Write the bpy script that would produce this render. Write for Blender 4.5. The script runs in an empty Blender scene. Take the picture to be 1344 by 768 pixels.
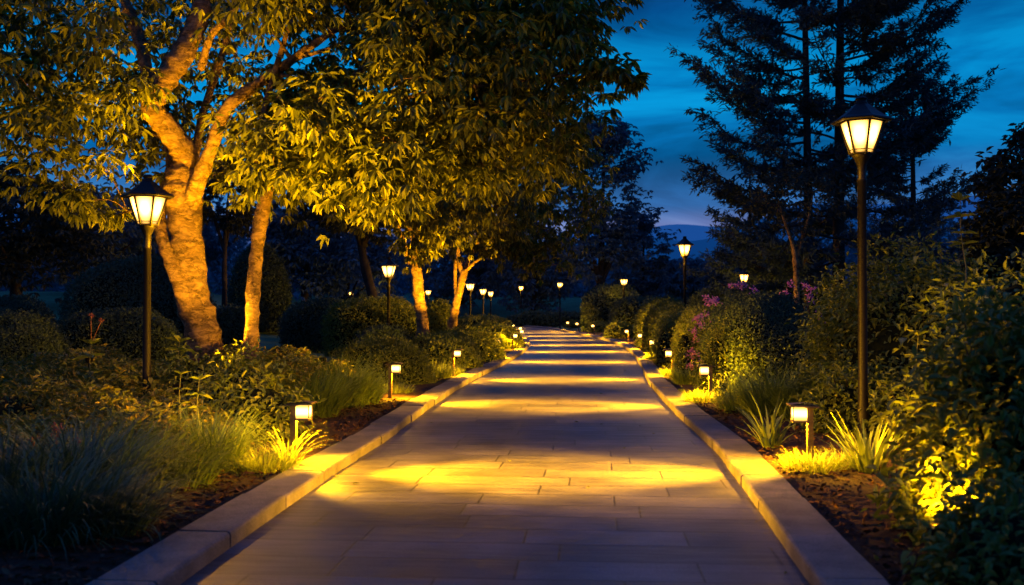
import bpy, math, random
import numpy as np
from mathutils import Vector, Matrix

rng = np.random.default_rng(11)
random.seed(11)
S = bpy.context.scene
COL = S.collection
PI = math.pi
F, CX, HY, CAMZ = 1307.0, 672.0, 405.0, 1.5

def W(px, py, d):
    """world point seen in direction px,py at depth d"""
    return np.array([(px-CX)/F*d, d, CAMZ+(HY-py)/F*d])

def sm(a, b, x):
    t = np.clip((np.asarray(x, float)-a)/(b-a), 0, 1)
    return t*t*(3-2*t)

# ------------------------------------------------------------------ objects, names, labels
def tag(o, label=None, cat=None, group=None, kind=None):
    if label: o['label'] = label
    if cat: o['category'] = cat
    if group: o['group'] = group
    if kind: o['kind'] = kind
    return o

def empty(name, loc, rz=0.0, label=None, cat=None, group=None):
    o = bpy.data.objects.new(name, None)
    o.empty_display_size = 0.1
    COL.objects.link(o)
    o.location = loc
    o.rotation_euler = (0, 0, rz)
    return tag(o, label, cat, group)

def copy_tree(o, parent=None):
    c = o.copy()
    COL.objects.link(c)
    if parent: c.parent = parent
    for ch in [x for x in o.children]:
        copy_tree(ch, c)
    return c

# ------------------------------------------------------------------ mesh builder
class MB:
    def __init__(s):
        s.v, s.q, s.m, s.n, s.sm = [], [], [], 0, []
        s.tri, s.tm, s.tsm = [], [], []
        s.uv = None
    def add(s, v, quads, mat=0, smooth=True):
        v = np.asarray(v, np.float32).reshape(-1, 3)
        quads = np.asarray(quads, np.int64)
        if quads.ndim == 1: quads = quads.reshape(1, -1)
        if quads.shape[1] == 4:
            s.q.append(quads+s.n); s.m.append(np.full(len(quads), mat)); s.sm.append(np.full(len(quads), smooth))
        else:
            s.tri.append(quads+s.n); s.tm.append(np.full(len(quads), mat)); s.tsm.append(np.full(len(quads), smooth))
        s.v.append(v); s.n += len(v)
        return s
    def more(s, faces, base, mat=0, smooth=True):
        faces = np.asarray(faces, np.int64)+base
        if faces.shape[1] == 4:
            s.q.append(faces); s.m.append(np.full(len(faces), mat)); s.sm.append(np.full(len(faces), smooth))
        else:
            s.tri.append(faces); s.tm.append(np.full(len(faces), mat)); s.tsm.append(np.full(len(faces), smooth))
    def box(s, lo, hi, mat=0):
        x0, y0, z0 = lo; x1, y1, z1 = hi
        v = [(x0,y0,z0),(x1,y0,z0),(x1,y1,z0),(x0,y1,z0),(x0,y0,z1),(x1,y0,z1),(x1,y1,z1),(x0,y1,z1)]
        return s.add(v, [(0,3,2,1),(4,5,6,7),(0,1,5,4),(1,2,6,5),(2,3,7,6),(3,0,4,7)], mat, False)
    def lathe(s, prof, n=12, mat=0, smooth=True, rot=0.0, c=(0,0)):
        prof = np.asarray(prof, float)
        a = np.arange(n)/n*2*PI+rot
        k = len(prof)
        v = np.zeros((k, n, 3))
        v[..., 0] = prof[:, 0:1]*np.cos(a)+c[0]; v[..., 1] = prof[:, 0:1]*np.sin(a)+c[1]; v[..., 2] = prof[:, 1:2]
        i, j = np.meshgrid(np.arange(k-1), np.arange(n), indexing='ij')
        q = np.stack([i*n+j, i*n+(j+1) % n, (i+1)*n+(j+1) % n, (i+1)*n+j], -1).reshape(-1, 4)
        return s.add(v, q, mat, smooth)
    def tube(s, pts, rad, n=8, mat=0, cap=True):
        pts = np.asarray(pts, float); k = len(pts)
        rad = np.broadcast_to(np.asarray(rad, float), (k,))
        t = np.gradient(pts, axis=0); t /= np.linalg.norm(t, axis=1, keepdims=True)+1e-9
        ref = np.array([0.3, 0.9, 0.1]) if abs(t[0, 2]) > .6 else np.array([0, 0, 1.])
        u = np.zeros((k, 3)); w = np.zeros((k, 3))
        p = ref
        for i in range(k):
            p = p-t[i]*np.dot(p, t[i]); p = p/(np.linalg.norm(p)+1e-9)
            u[i] = p; w[i] = np.cross(t[i], p)
        a = np.arange(n)/n*2*PI
        v = pts[:, None]+(u[:, None]*np.cos(a)[None, :, None]+w[:, None]*np.sin(a)[None, :, None])*rad[:, None, None]
        i, j = np.meshgrid(np.arange(k-1), np.arange(n), indexing='ij')
        q = np.stack([i*n+j, i*n+(j+1) % n, (i+1)*n+(j+1) % n, (i+1)*n+j], -1).reshape(-1, 4)
        b = s.n
        s.add(v, q, mat, True)
        if cap:
            c0 = s.n
            s.add([pts[-1]+t[-1]*rad[-1]*.6], np.zeros((0, 3), int), mat)
            e = (k-1)*n
            s.more([(b+e+j, b+e+(j+1) % n, c0) for j in range(n)], 0, mat)
        return s
    def mesh(s, name, mats):
        me = bpy.data.meshes.new(name)
        v = np.concatenate(s.v) if s.v else np.zeros((0, 3))
        q = np.concatenate(s.q) if s.q else np.zeros((0, 4), int)
        t = np.concatenate(s.tri) if s.tri else np.zeros((0, 3), int)
        me.vertices.add(len(v)); me.vertices.foreach_set('co', v.astype(np.float32).ravel())
        nl = q.size+t.size
        me.loops.add(nl)
        me.loops.foreach_set('vertex_index', np.concatenate([q.ravel(), t.ravel()]).astype(np.int32))
        me.polygons.add(len(q)+len(t))
        ls = np.concatenate([np.arange(len(q))*4, q.size+np.arange(len(t))*3]).astype(np.int32)
        me.polygons.foreach_set('loop_start', ls)
        mi = np.concatenate(s.m+s.tm) if (s.m or s.tm) else np.zeros(0)
        me.polygons.foreach_set('material_index', mi.astype(np.int32))
        so = np.concatenate(s.sm+s.tsm) if (s.sm or s.tsm) else np.zeros(0)
        me.polygons.foreach_set('use_smooth', so.astype(bool))
        for m in (mats if isinstance(mats, (list, tuple)) else [mats]): me.materials.append(m)
        me.update(calc_edges=True)
        me.validate()
        return me
    def build(s, name, mats, parent=None, loc=None):
        o = bpy.data.objects.new(name, s.mesh(name, mats))
        COL.objects.link(o)
        if parent: o.parent = parent
        if loc is not None: o.location = loc
        return o

def norm(a):
    return a/(np.linalg.norm(a, axis=-1, keepdims=True)+1e-9)

def rand_dirs(n):
    return norm(rng.normal(size=(n, 3)))

def add_leaves(mb, P, D, N, L, Wd, fold=.25, curl=.25, mat=0):
    """pointed folded leaves: base P, axis D, face normal N"""
    n = len(P)
    D = norm(D); N = norm(N-D*np.sum(N*D, 1, keepdims=True)); Sd = np.cross(D, N)
    L = np.broadcast_to(np.asarray(L, float), (n,))[:, None]; Wd = np.broadcast_to(np.asarray(Wd, float), (n,))[:, None]
    up = N*fold*Wd
    b = P
    r1 = P+D*L*.32+Sd*Wd*.48+up; l1 = P+D*L*.32-Sd*Wd*.48+up
    r2 = P+D*L*.68+Sd*Wd*.36+up*.8-N*curl*L*.3; l2 = P+D*L*.68-Sd*Wd*.36+up*.8-N*curl*L*.3
    tip = P+D*L-N*curl*L
    v = np.stack([b, r1, r2, tip, l2, l1], 1)
    i = np.arange(n)*6
    q = np.concatenate([np.stack([i, i+1, i+2, i+3], 1), np.stack([i, i+3, i+4, i+5], 1)])
    mb.add(v, q, mat, False)

def add_blades(mb, P, az, lean, L, Wd, droop, seg=5, mat=0):
    """arching grass blades"""
    n = len(P)
    L = np.broadcast_to(np.asarray(L, float), (n,)); Wd = np.broadcast_to(np.asarray(Wd, float), (n,))
    t = np.linspace(0, 1, seg+1)[None]
    ang = lean[:, None]+droop[:, None]*t**1.4          # angle from vertical
    ds = (L/seg)[:, None]
    r = np.cumsum(np.concatenate([np.zeros((n, 1)), np.sin(ang[:, :-1])*ds], 1), 1)
    z = np.cumsum(np.concatenate([np.zeros((n, 1)), np.cos(ang[:, :-1])*ds], 1), 1)
    dx, dy = np.cos(az)[:, None], np.sin(az)[:, None]
    c = np.stack([P[:, 0:1]+dx*r, P[:, 1:2]+dy*r, P[:, 2:3]+z], -1)
    sd = np.stack([-np.sin(az), np.cos(az), np.zeros(n)], -1)[:, None]
    w = Wd[:, None]*np.clip(np.minimum(1, .55+t*2)*(1-t**2.2), .04, 1)*.5
    l = c+sd*w[..., None]; rr = c-sd*w[..., None]
    v = np.stack([l, rr], 2).reshape(n, -1, 3)
    k = (seg+1)*2
    base = (np.arange(n)*k)[:, None]
    q = []
    for s_ in range(seg):
        q.append(base+np.array([[2*s_, 2*s_+1, 2*s_+3, 2*s_+2]]))
    mb.add(v, np.concatenate(q), mat, True)

def catmull(pts, per=8):
    pts = np.asarray(pts, float)
    p = np.concatenate([[2*pts[0]-pts[1]], pts, [2*pts[-1]-pts[-2]]])
    out = []
    for i in range(1, len(p)-2):
        t = np.arange(per)[:, None]/per
        a, b, c, d = p[i-1], p[i], p[i+1], p[i+2]
        out.append(.5*((2*b)+(c-a)*t+(2*a-5*b+4*c-d)*t**2+(-a+3*b-3*c+d)*t**3))
    out.append(p[-2:-1])
    return np.concatenate(out)

# ------------------------------------------------------------------ materials
def new_mat(name):
    m = bpy.data.materials.new(name); m.use_nodes = True
    nt = m.node_tree; nt.nodes.clear()
    out = nt.nodes.new('ShaderNodeOutputMaterial')
    return m, nt, out

def nd(nt, typ, **kw):
    n = nt.nodes.new(typ)
    for k, v in kw.items():
        if k.startswith('i_'):
            n.inputs[k[2:].replace('_', ' ')].default_value = v
        else: setattr(n, k, v)
    return n

def ramp(nt, fac, stops):
    r = nt.nodes.new('ShaderNodeValToRGB')
    e = r.color_ramp.elements
    while len(e) < len(stops): e.new(0.5)
    for x, (p, c) in zip(e, stops):
        x.position = p; x.color = (*c, 1) if len(c) == 3 else c
    nt.links.new(fac, r.inputs['Fac'])
    return r.outputs['Color']

def leaf_mat(name, cols, trans=.3, rough=.5, spec=.35):
    m, nt, out = new_mat(name)
    g = nd(nt, 'ShaderNodeNewGeometry')
    c = ramp(nt, g.outputs['Random Per Island'], [(i/(max(1, len(cols)-1)), k) for i, k in enumerate(cols)])
    b = nd(nt, 'ShaderNodeBsdfPrincipled', i_Roughness=rough)
    b.inputs['Specular IOR Level'].default_value = spec
    nt.links.new(c, b.inputs['Base Color'])
    t = nd(nt, 'ShaderNodeBsdfTranslucent'); nt.links.new(c, t.inputs['Color'])
    mx = nd(nt, 'ShaderNodeMixShader'); mx.inputs[0].default_value = trans
    nt.links.new(b.outputs[0], mx.inputs[1]); nt.links.new(t.outputs[0], mx.inputs[2])
    nt.links.new(mx.outputs[0], out.inputs['Surface'])
    return m

def plain_mat(name, col, rough=.6, metal=0., spec=.5, noise=None, bump=0., nscale=20.):
    m, nt, out = new_mat(name)
    b = nd(nt, 'ShaderNodeBsdfPrincipled', i_Roughness=rough, i_Metallic=metal)
    b.inputs['Base Color'].default_value = (*col, 1); b.inputs['Specular IOR Level'].default_value = spec
    if noise or bump:
        tc = nd(nt, 'ShaderNodeTexCoord')
        n = nd(nt, 'ShaderNodeTexNoise', i_Scale=nscale, i_Detail=6.); nt.links.new(tc.outputs['Object'], n.inputs['Vector'])
        if noise:
            c = ramp(nt, n.outputs['Fac'], [(.3, noise), (.7, col)]); nt.links.new(c, b.inputs['Base Color'])
        if bump:
            bp = nd(nt, 'ShaderNodeBump', i_Strength=bump, i_Distance=.01); nt.links.new(n.outputs['Fac'], bp.inputs['Height'])
            nt.links.new(bp.outputs[0], b.inputs['Normal'])
    nt.links.new(b.outputs[0], out.inputs['Surface'])
    return m

def bark_mat(name, light, dark, scale=1.0):
    m, nt, out = new_mat(name)
    tc = nd(nt, 'ShaderNodeTexCoord')
    mp = nd(nt, 'ShaderNodeMapping'); mp.inputs['Scale'].default_value = (3.2*scale, 3.2*scale, 7.*scale)
    nt.links.new(tc.outputs['Object'], mp.inputs['Vector'])
    n1 = nd(nt, 'ShaderNodeTexNoise', i_Scale=2.2, i_Detail=8., i_Roughness=.65, i_Distortion=.6)
    nt.links.new(mp.outputs[0], n1.inputs['Vector'])
    n2 = nd(nt, 'ShaderNodeTexNoise', i_Scale=7., i_Detail=10., i_Roughness=.8, i_Distortion=1.); nt.links.new(mp.outputs[0], n2.inputs['Vector'])
    # ring-like cracks across the stem
    mp2 = nd(nt, 'ShaderNodeMapping'); mp2.inputs['Scale'].default_value = (1.5*scale, 1.5*scale, 2.6*scale)
    nt.links.new(tc.outputs['Object'], mp2.inputs['Vector'])
    vo = nd(nt, 'ShaderNodeTexVoronoi', feature='DISTANCE_TO_EDGE', i_Scale=1.5)
    ad = nd(nt, 'ShaderNodeMixRGB', blend_type='ADD'); ad.inputs[0].default_value = .9
    nt.links.new(mp2.outputs[0], ad.inputs[1]); nt.links.new(n1.outputs['Color'], ad.inputs[2])
    nt.links.new(ad.outputs[0], vo.inputs['Vector'])
    crack = nd(nt, 'ShaderNodeMapRange'); crack.inputs['From Max'].default_value = .045
    nt.links.new(vo.outputs['Distance'], crack.inputs['Value'])
    c = ramp(nt, n1.outputs['Fac'], [(.3, dark), (.48, tuple((a+b)/2 for a, b in zip(light, dark))), (.62, light)])
    mul = nd(nt, 'ShaderNodeMixRGB', blend_type='MULTIPLY'); mul.inputs[0].default_value = .6
    nt.links.new(c, mul.inputs[1]); nt.links.new(crack.outputs[0], mul.inputs[2])
    h = nd(nt, 'ShaderNodeMath', operation='MULTIPLY_ADD'); h.inputs[1].default_value = 1.3
    nt.links.new(n2.outputs['Fac'], h.inputs[0]); nt.links.new(crack.outputs[0], h.inputs[2])
    bp = nd(nt, 'ShaderNodeBump', i_Strength=.9, i_Distance=.05); nt.links.new(h.outputs[0], bp.inputs['Height'])
    b = nd(nt, 'ShaderNodeBsdfPrincipled', i_Roughness=.85); b.inputs['Specular IOR Level'].default_value = .2
    nt.links.new(mul.outputs[0], b.inputs['Base Color']); nt.links.new(bp.outputs[0], b.inputs['Normal'])
    nt.links.new(b.outputs[0], out.inputs['Surface'])
    return m

def glow_mat(name, col, strength, panes=False):
    m, nt, out = new_mat(name)
    e = nd(nt, 'ShaderNodeEmission', i_Strength=strength); e.inputs['Color'].default_value = (*col, 1)
    # milky glass: brighter where the bulb sits, dimmer to the rim
    tc = nd(nt, 'ShaderNodeTexCoord'); sp = nd(nt, 'ShaderNodeSeparateXYZ'); nt.links.new(tc.outputs['Generated'], sp.inputs[0])
    st = ramp(nt, sp.outputs['Z'], [(0, (.05, .05, .05)), (.2, (.2, .2, .2)), (.5, (1, 1, 1)), (.8, (.6, .6, .6)), (1, (.10, .10, .10))])
    ms = nd(nt, 'ShaderNodeMath', operation='MULTIPLY'); ms.inputs[1].default_value = strength
    nt.links.new(st, ms.inputs[0]); res = ms.outputs[0]
    def mth(op, a, b):
        n = nd(nt, 'ShaderNodeMath', operation=op)
        for k, v in ((0, a), (1, b)):
            if isinstance(v, (int, float)): n.inputs[k].default_value = v
            else: nt.links.new(v, n.inputs[k])
        return n.outputs[0]
    if panes:   # each of the six panes is brightest along its middle, nearest the bulb
        x = mth('SUBTRACT', sp.outputs['X'], .5); y = mth('MULTIPLY', mth('SUBTRACT', sp.outputs['Y'], .5), .866)
        rr = mth('SQRT', mth('ADD', mth('MULTIPLY', x, x), mth('MULTIPLY', y, y)), 0.)
        q = mth('DIVIDE', rr, mth('MULTIPLY_ADD' if False else 'ADD', mth('MULTIPLY', sp.outputs['Z'], .2465), .2535))
        mr = nd(nt, 'ShaderNodeMapRange'); mr.inputs['From Min'].default_value = .87; mr.inputs['From Max'].default_value = .99
        mr.inputs['To Min'].default_value = 1.; mr.inputs['To Max'].default_value = .12
        nt.links.new(q, mr.inputs['Value']); res = mth('MULTIPLY', res, mr.outputs[0])
    nt.links.new(res, e.inputs['Strength'])
    gl = nd(nt, 'ShaderNodeBsdfGlossy', i_Roughness=.2); gl.inputs['Color'].default_value = (.04, .04, .04, 1)
    a = nd(nt, 'ShaderNodeAddShader')
    nt.links.new(e.outputs[0], a.inputs[0]); nt.links.new(gl.outputs[0], a.inputs[1])
    nt.links.new(a.outputs[0], out.inputs['Surface'])
    return m

LAMP_COL = (1.0, .43, .003)
M = {}
M['canopy'] = leaf_mat('canopy_leaf', [(.035, .046, .006), (.075, .092, .008), (.14, .165, .010), (.22, .225, .012)], .18, .40)
M['canopy_far'] = leaf_mat('canopy_far_leaf', [(.04, .05, .008), (.10, .115, .010), (.18, .18, .012)], .18, .45)
M['dark_leaf'] = leaf_mat('dark_tree_leaf', [(.02, .03, .025), (.035, .045, .035), (.045, .055, .04)], .2, .7, .15)
M['hazed_leaf'] = leaf_mat('hazed_tree_leaf', [(.045, .085, .12), (.075, .125, .165), (.09, .15, .19)], .2, .8, .1)  # distance haze painted into the leaf colour as a lighter blue
M['hazed_conifer_leaf'] = leaf_mat('hazed_conifer_needle', [(.025, .05, .065), (.042, .075, .09), (.055, .09, .10)], .15, .7, .12)  # needles tinted paler and bluer, haze put into their colour
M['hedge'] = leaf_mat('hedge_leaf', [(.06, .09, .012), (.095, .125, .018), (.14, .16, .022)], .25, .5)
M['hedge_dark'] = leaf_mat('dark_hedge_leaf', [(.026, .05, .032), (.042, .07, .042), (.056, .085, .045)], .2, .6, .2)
M['shrub'] = leaf_mat('shrub_leaf', [(.06, .09, .012), (.10, .13, .018), (.16, .175, .022)], .3, .42)
M['cover'] = leaf_mat('ground_cover_leaf', [(.055, .075, .012), (.09, .11, .015), (.14, .14, .018), (.20, .15, .02)], .3, .5)
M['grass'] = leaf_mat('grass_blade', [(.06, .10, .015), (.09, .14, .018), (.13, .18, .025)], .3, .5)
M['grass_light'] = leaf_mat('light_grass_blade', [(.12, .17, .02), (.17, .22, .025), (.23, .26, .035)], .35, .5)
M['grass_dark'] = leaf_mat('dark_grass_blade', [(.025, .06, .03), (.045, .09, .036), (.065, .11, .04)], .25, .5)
M['purple'] = leaf_mat('purple_petal', [(.22, .07, .36), (.30, .10, .42), (.38, .16, .44)], .3, .6)
M['rust_flower'] = leaf_mat('rust_flower_petal', [(.20, .07, .03), (.26, .10, .03), (.22, .06, .04)], .3, .6)
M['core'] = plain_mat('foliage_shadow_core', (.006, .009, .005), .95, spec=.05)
M['stem'] = plain_mat('green_stem', (.07, .075, .025), .7)
M['twig'] = plain_mat('brown_twig', (.07, .05, .025), .8, spec=.2)
M['bark'] = bark_mat('pale_bark', (.27, .18, .10), (.05, .03, .018))
M['bark_far'] = bark_mat('brown_bark', (.26, .17, .09), (.08, .05, .03), .8)
M['bark_dark'] = plain_mat('dark_bark', (.035, .03, .028), .9, spec=.1, noise=(.015, .013, .012), nscale=5, bump=.4)
M['metal'] = plain_mat('black_painted_iron', (.008, .0065, .0065), .5, .0, .16, noise=(.005, .0045, .005), nscale=30, bump=.05)
M['bronze'] = plain_mat('bronze_painted_metal', (.16, .10, .045), .42, .4, .5, noise=(.09, .055, .025), nscale=40)
M['lamp_glass'] = glow_mat('lit_lantern_glass', (1.0, .48, .085), 20., True)
M['bollard_glass'] = glow_mat('lit_bollard_glass', (1.0, .52, .09), 16.)
M['spot_lens'] = glow_mat('lit_spot_lens', (1.0, .62, .16), 8.)
M['chip'] = leaf_mat('bark_chip', [(.03, .014, .008), (.06, .028, .016), (.10, .05, .028)], .0, .9, .1)

# paving: big rectangular slabs in courses across the path
def paving_mat():
    m, nt, out = new_mat('stone_paving')
    uv = nd(nt, 'ShaderNodeUVMap'); uv.uv_map = 'uv'
    br = nd(nt, 'ShaderNodeTexBrick', offset=.42, offset_frequency=2, squash=1.25, squash_frequency=3)
    for k, v in dict(Scale=1., **{'Mortar Size': .0085, 'Mortar Smooth': .15, 'Bias': 0., 'Brick Width': 1.05, 'Row Height': .42}).items():
        br.inputs[k].default_value = v
    br.inputs['Color1'].default_value = (.098, .092, .104, 1); br.inputs['Color2'].default_value = (.056, .054, .063, 1)
    br.inputs['Mortar'].default_value = (.018, .016, .016, 1)
    nt.links.new(uv.outputs[0], br.inputs['Vector'])
    n1 = nd(nt, 'ShaderNodeTexNoise', i_Scale=1.3, i_Detail=7., i_Roughness=.6)
    n2 = nd(nt, 'ShaderNodeTexNoise', i_Scale=70., i_Detail=4., i_Roughness=.65)
    mp = nd(nt, 'ShaderNodeMapping'); mp.inputs['Scale'].default_value = (1.2, 9., 1)   # wear streaks across
    nt.links.new(uv.outputs[0], mp.inputs['Vector'])
    n3 = nd(nt, 'ShaderNodeTexNoise', i_Scale=1.4, i_Detail=6., i_Roughness=.6)
    nt.links.new(uv.outputs[0], n1.inputs['Vector']); nt.links.new(uv.outputs[0], n2.inputs['Vector']); nt.links.new(mp.outputs[0], n3.inputs['Vector'])
    mr = nd(nt, 'ShaderNodeMapRange'); mr.inputs['To Min'].default_value = .45; mr.inputs['To Max'].default_value = 1.4
    mr.inputs['From Min'].default_value = .3; mr.inputs['From Max'].default_value = .7
    nt.links.new(n1.outputs['Fac'], mr.inputs['Value'])
    mr2 = nd(nt, 'ShaderNodeMapRange'); mr2.inputs['To Min'].default_value = .7; mr2.inputs['To Max'].default_value = 1.25
    mr2.inputs['From Min'].default_value = .3; mr2.inputs['From Max'].default_value = .7
    nt.links.new(n3.outputs['Fac'], mr2.inputs['Value'])
    m0 = nd(nt, 'ShaderNodeMath', operation='MULTIPLY'); nt.links.new(mr.outputs[0], m0.inputs[0]); nt.links.new(mr2.outputs[0], m0.inputs[1])
    mr3 = nd(nt, 'ShaderNodeMapRange'); mr3.inputs['To Min'].default_value = .6; mr3.inputs['To Max'].default_value = 1.4
    mr3.inputs['From Min'].default_value = .35; mr3.inputs['From Max'].default_value = .65
    nt.links.new(n2.outputs['Fac'], mr3.inputs['Value'])
    mm = nd(nt, 'ShaderNodeMath', operation='MULTIPLY'); nt.links.new(m0.outputs[0], mm.inputs[0]); nt.links.new(mr3.outputs[0], mm.inputs[1])
    mul = nd(nt, 'ShaderNodeVectorMath', operation='SCALE'); nt.links.new(br.outputs['Color'], mul.inputs[0]); nt.links.new(mm.outputs[0], mul.inputs['Scale'])
    b = nd(nt, 'ShaderNodeBsdfPrincipled')
    b.inputs['Specular IOR Level'].default_value = .38
    nt.links.new(mul.outputs[0], b.inputs['Base Color'])
    rr = nd(nt, 'ShaderNodeMapRange'); rr.inputs['To Min'].default_value = .28; rr.inputs['To Max'].default_value = .52
    rr.inputs['From Min'].default_value = .3; rr.inputs['From Max'].default_value = .7
    nt.links.new(n3.outputs['Fac'], rr.inputs['Value']); nt.links.new(rr.outputs[0], b.inputs['Roughness'])
    h1 = nd(nt, 'ShaderNodeMath', operation='MULTIPLY_ADD'); h1.inputs[1].default_value = -1.0
    h2 = nd(nt, 'ShaderNodeMath', operation='MULTIPLY_ADD'); h2.inputs[1].default_value = .45
    nt.links.new(n3.outputs['Fac'], h2.inputs[0])
    h3 = nd(nt, 'ShaderNodeMath', operation='MULTIPLY'); h3.inputs[1].default_value = .35; nt.links.new(n2.outputs['Fac'], h3.inputs[0])
    nt.links.new(h3.outputs[0], h2.inputs[2])
    nt.links.new(br.outputs['Fac'], h1.inputs[0]); nt.links.new(h2.outputs[0], h1.inputs[2])
    bp = nd(nt, 'ShaderNodeBump', i_Strength=.8, i_Distance=.012); nt.links.new(h1.outputs[0], bp.inputs['Height'])
    nt.links.new(bp.outputs[0], b.inputs['Normal'])
    nt.links.new(b.outputs[0], out.inputs['Surface'])
    return m
M['paving'] = paving_mat()

def kerb_mat():
    m, nt, out = new_mat('granite_kerb')
    g = nd(nt, 'ShaderNodeNewGeometry')
    tc = nd(nt, 'ShaderNodeTexCoord')
    n1 = nd(nt, 'ShaderNodeTexNoise', i_Scale=3., i_Detail=8., i_Roughness=.65); nt.links.new(tc.outputs['Object'], n1.inputs['Vector'])
    n2 = nd(nt, 'ShaderNodeTexNoise', i_Scale=60., i_Detail=5., i_Roughness=.7); nt.links.new(tc.outputs['Object'], n2.inputs['Vector'])
    nm = nd(nt, 'ShaderNodeMixRGB', blend_type='MIX'); nm.inputs[0].default_value = .45; nt.links.new(n1.outputs['Fac'], nm.inputs[1]); nt.links.new(n2.outputs['Fac'], nm.inputs[2])
    c = ramp(nt, nm.outputs[0], [(.36, (.04, .038, .04)), (.62, (.175, .155, .145))])
    mr = nd(nt, 'ShaderNodeMapRange'); mr.inputs['To Min'].default_value = .7; mr.inputs['To Max'].default_value = 1.2
    nt.links.new(g.outputs['Random Per Island'], mr.inputs['Value'])
    s1 = nd(nt, 'ShaderNodeVectorMath', operation='SCALE'); nt.links.new(c, s1.inputs[0]); nt.links.new(mr.outputs[0], s1.inputs['Scale'])
    b = nd(nt, 'ShaderNodeBsdfPrincipled', i_Roughness=.65); nt.links.new(s1.outputs[0], b.inputs['Base Color'])
    b.inputs['Specular IOR Level'].default_value = .3
    bp = nd(nt, 'ShaderNodeBump', i_Strength=.9, i_Distance=.012); nt.links.new(n2.outputs['Fac'], bp.inputs['Height']); nt.links.new(bp.outputs[0], b.inputs['Normal'])
    nt.links.new(b.outputs[0], out.inputs['Surface'])
    return m
M['kerb'] = kerb_mat()

def ground_mat(name, a, b_, scale, bumpd, rough=.9):
    m, nt, out = new_mat(name)
    tc = nd(nt, 'ShaderNodeTexCoord')
    n1 = nd(nt, 'ShaderNodeTexNoise', i_Scale=scale, i_Detail=10., i_Roughness=.7); nt.links.new(tc.outputs['Object'], n1.inputs['Vector'])
    n2 = nd(nt, 'ShaderNodeTexNoise', i_Scale=scale*.06, i_Detail=4.); nt.links.new(tc.outputs['Object'], n2.inputs['Vector'])
    c = ramp(nt, n1.outputs['Fac'], [(.3, a), (.7, b_)])
    mr = nd(nt, 'ShaderNodeMapRange'); mr.inputs['To Min'].default_value = .5; mr.inputs['To Max'].default_value = 1.5
    nt.links.new(n2.outputs['Fac'], mr.inputs['Value'])
    s1 = nd(nt, 'ShaderNodeVectorMath', operation='SCALE'); nt.links.new(c, s1.inputs[0]); nt.links.new(mr.outputs[0], s1.inputs['Scale'])
    b = nd(nt, 'ShaderNodeBsdfPrincipled', i_Roughness=rough); b.inputs['Specular IOR Level'].default_value = .15
    nt.links.new(s1.outputs[0], b.inputs['Base Color'])
    bp = nd(nt, 'ShaderNodeBump', i_Strength=.9, i_Distance=bumpd); nt.links.new(n1.outputs['Fac'], bp.inputs['Height']); nt.links.new(bp.outputs[0], b.inputs['Normal'])
    nt.links.new(b.outputs[0], out.inputs['Surface'])
    return m
M['lawn'] = ground_mat('lawn_grass', (.04, .085, .035), (.08, .14, .06), 9., .05)
M['soil'] = ground_mat('mulch_soil', (.018, .010, .007), (.055, .028, .018), 26., .04)

# ------------------------------------------------------------------ path line and terrain
ctrl = np.array([(-.55, -4), (-.36, 1), (-.10, 5.4), (.19, 9), (.36, 11), (.58, 15.2), (.96, 20.3), (1.6, 26.6), (2.15, 33), (2.5, 40), (2.55, 46), (2.15, 55), (1.45, 66), (.5, 76), (-2.2, 85), (-8, 92), (-17, 97), (-32, 100), (-50, 101)], float)
CL = catmull(ctrl, 40)
sg = np.r_[0, np.cumsum(np.linalg.norm(np.diff(CL, axis=0), axis=1))]
su = np.arange(0, sg[-1], .2)
CL = np.stack([np.interp(su, sg, CL[:, 0]), np.interp(su, sg, CL[:, 1])], 1)
TG = np.gradient(CL, axis=0); TG = norm(TG)
NR = np.stack([TG[:, 1], -TG[:, 0]], 1)          # to the right of travel
HALF = np.interp(CL[:, 1], [5, 9, 30, 100], [1.70, 1.80, 1.80, 1.85])
KW = .35                                            # kerb width
KH = .10

def near(x, y):
    x = np.asarray(x, float); y = np.asarray(y, float)
    sh = x.shape
    p = np.stack([x.ravel(), y.ravel()], 1)
    best = np.full(len(p), 1e9); idx = np.zeros(len(p), int)
    sub = CL[::4]
    for a in range(0, len(p), 4000):
        d = ((p[a:a+4000, None]-sub[None])**2).sum(-1)
        idx[a:a+4000] = d.argmin(1)*4; best[a:a+4000] = np.sqrt(d.min(1))
    return best.reshape(sh), idx.reshape(sh)

def terrain(x, y):
    off, _ = near(x, y)
    y = np.asarray(y, float)
    return 2.6*sm(6, 24, off)*sm(22, 72, y)+4.5*sm(108, 200, y)*sm(6, 22, off)

def soil(x, y):
    return float(.09+terrain(np.array([x]), np.array([y]))[0])

def at_d(d, side, off):
    """point beside the path at depth d: side -1 left, +1 right; off metres beyond the kerb's back edge"""
    i = int(np.argmin(np.abs(CL[:350, 1]-d)))
    p = CL[i]+NR[i]*side*(HALF[i]+KW+off)
    ang = math.atan2(-side*NR[i][1], -side*NR[i][0])     # facing the path
    return p, ang

# ground sheet
gx = np.unique(np.r_[np.linspace(-900, -60, 22), np.linspace(-60, 60, 121), np.linspace(60, 900, 22)])
gy = np.unique(np.r_[np.linspace(-60, 0, 10), np.linspace(0, 130, 131), np.linspace(130, 300, 35), np.linspace(300, 2600, 24)])
X, Y = np.meshgrid(gx, gy, indexing='ij')
off, _ = near(X, Y)
Z = terrain(X, Y)+np.where(off < 4.2, -.16, .05)
Z += .06*np.sin(X*.21+Y*.13)*sm(5, 10, off)
mb = MB()
a, b = X.shape
i, j = np.meshgrid(np.arange(a-1), np.arange(b-1), indexing='ij')
mb.add(np.stack([X, Y, Z], -1), np.stack([i*b+j, (i+1)*b+j, (i+1)*b+j+1, i*b+j+1], -1).reshape(-1, 4))
tag(mb.build('lawn', M['lawn']), kind='structure')

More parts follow.
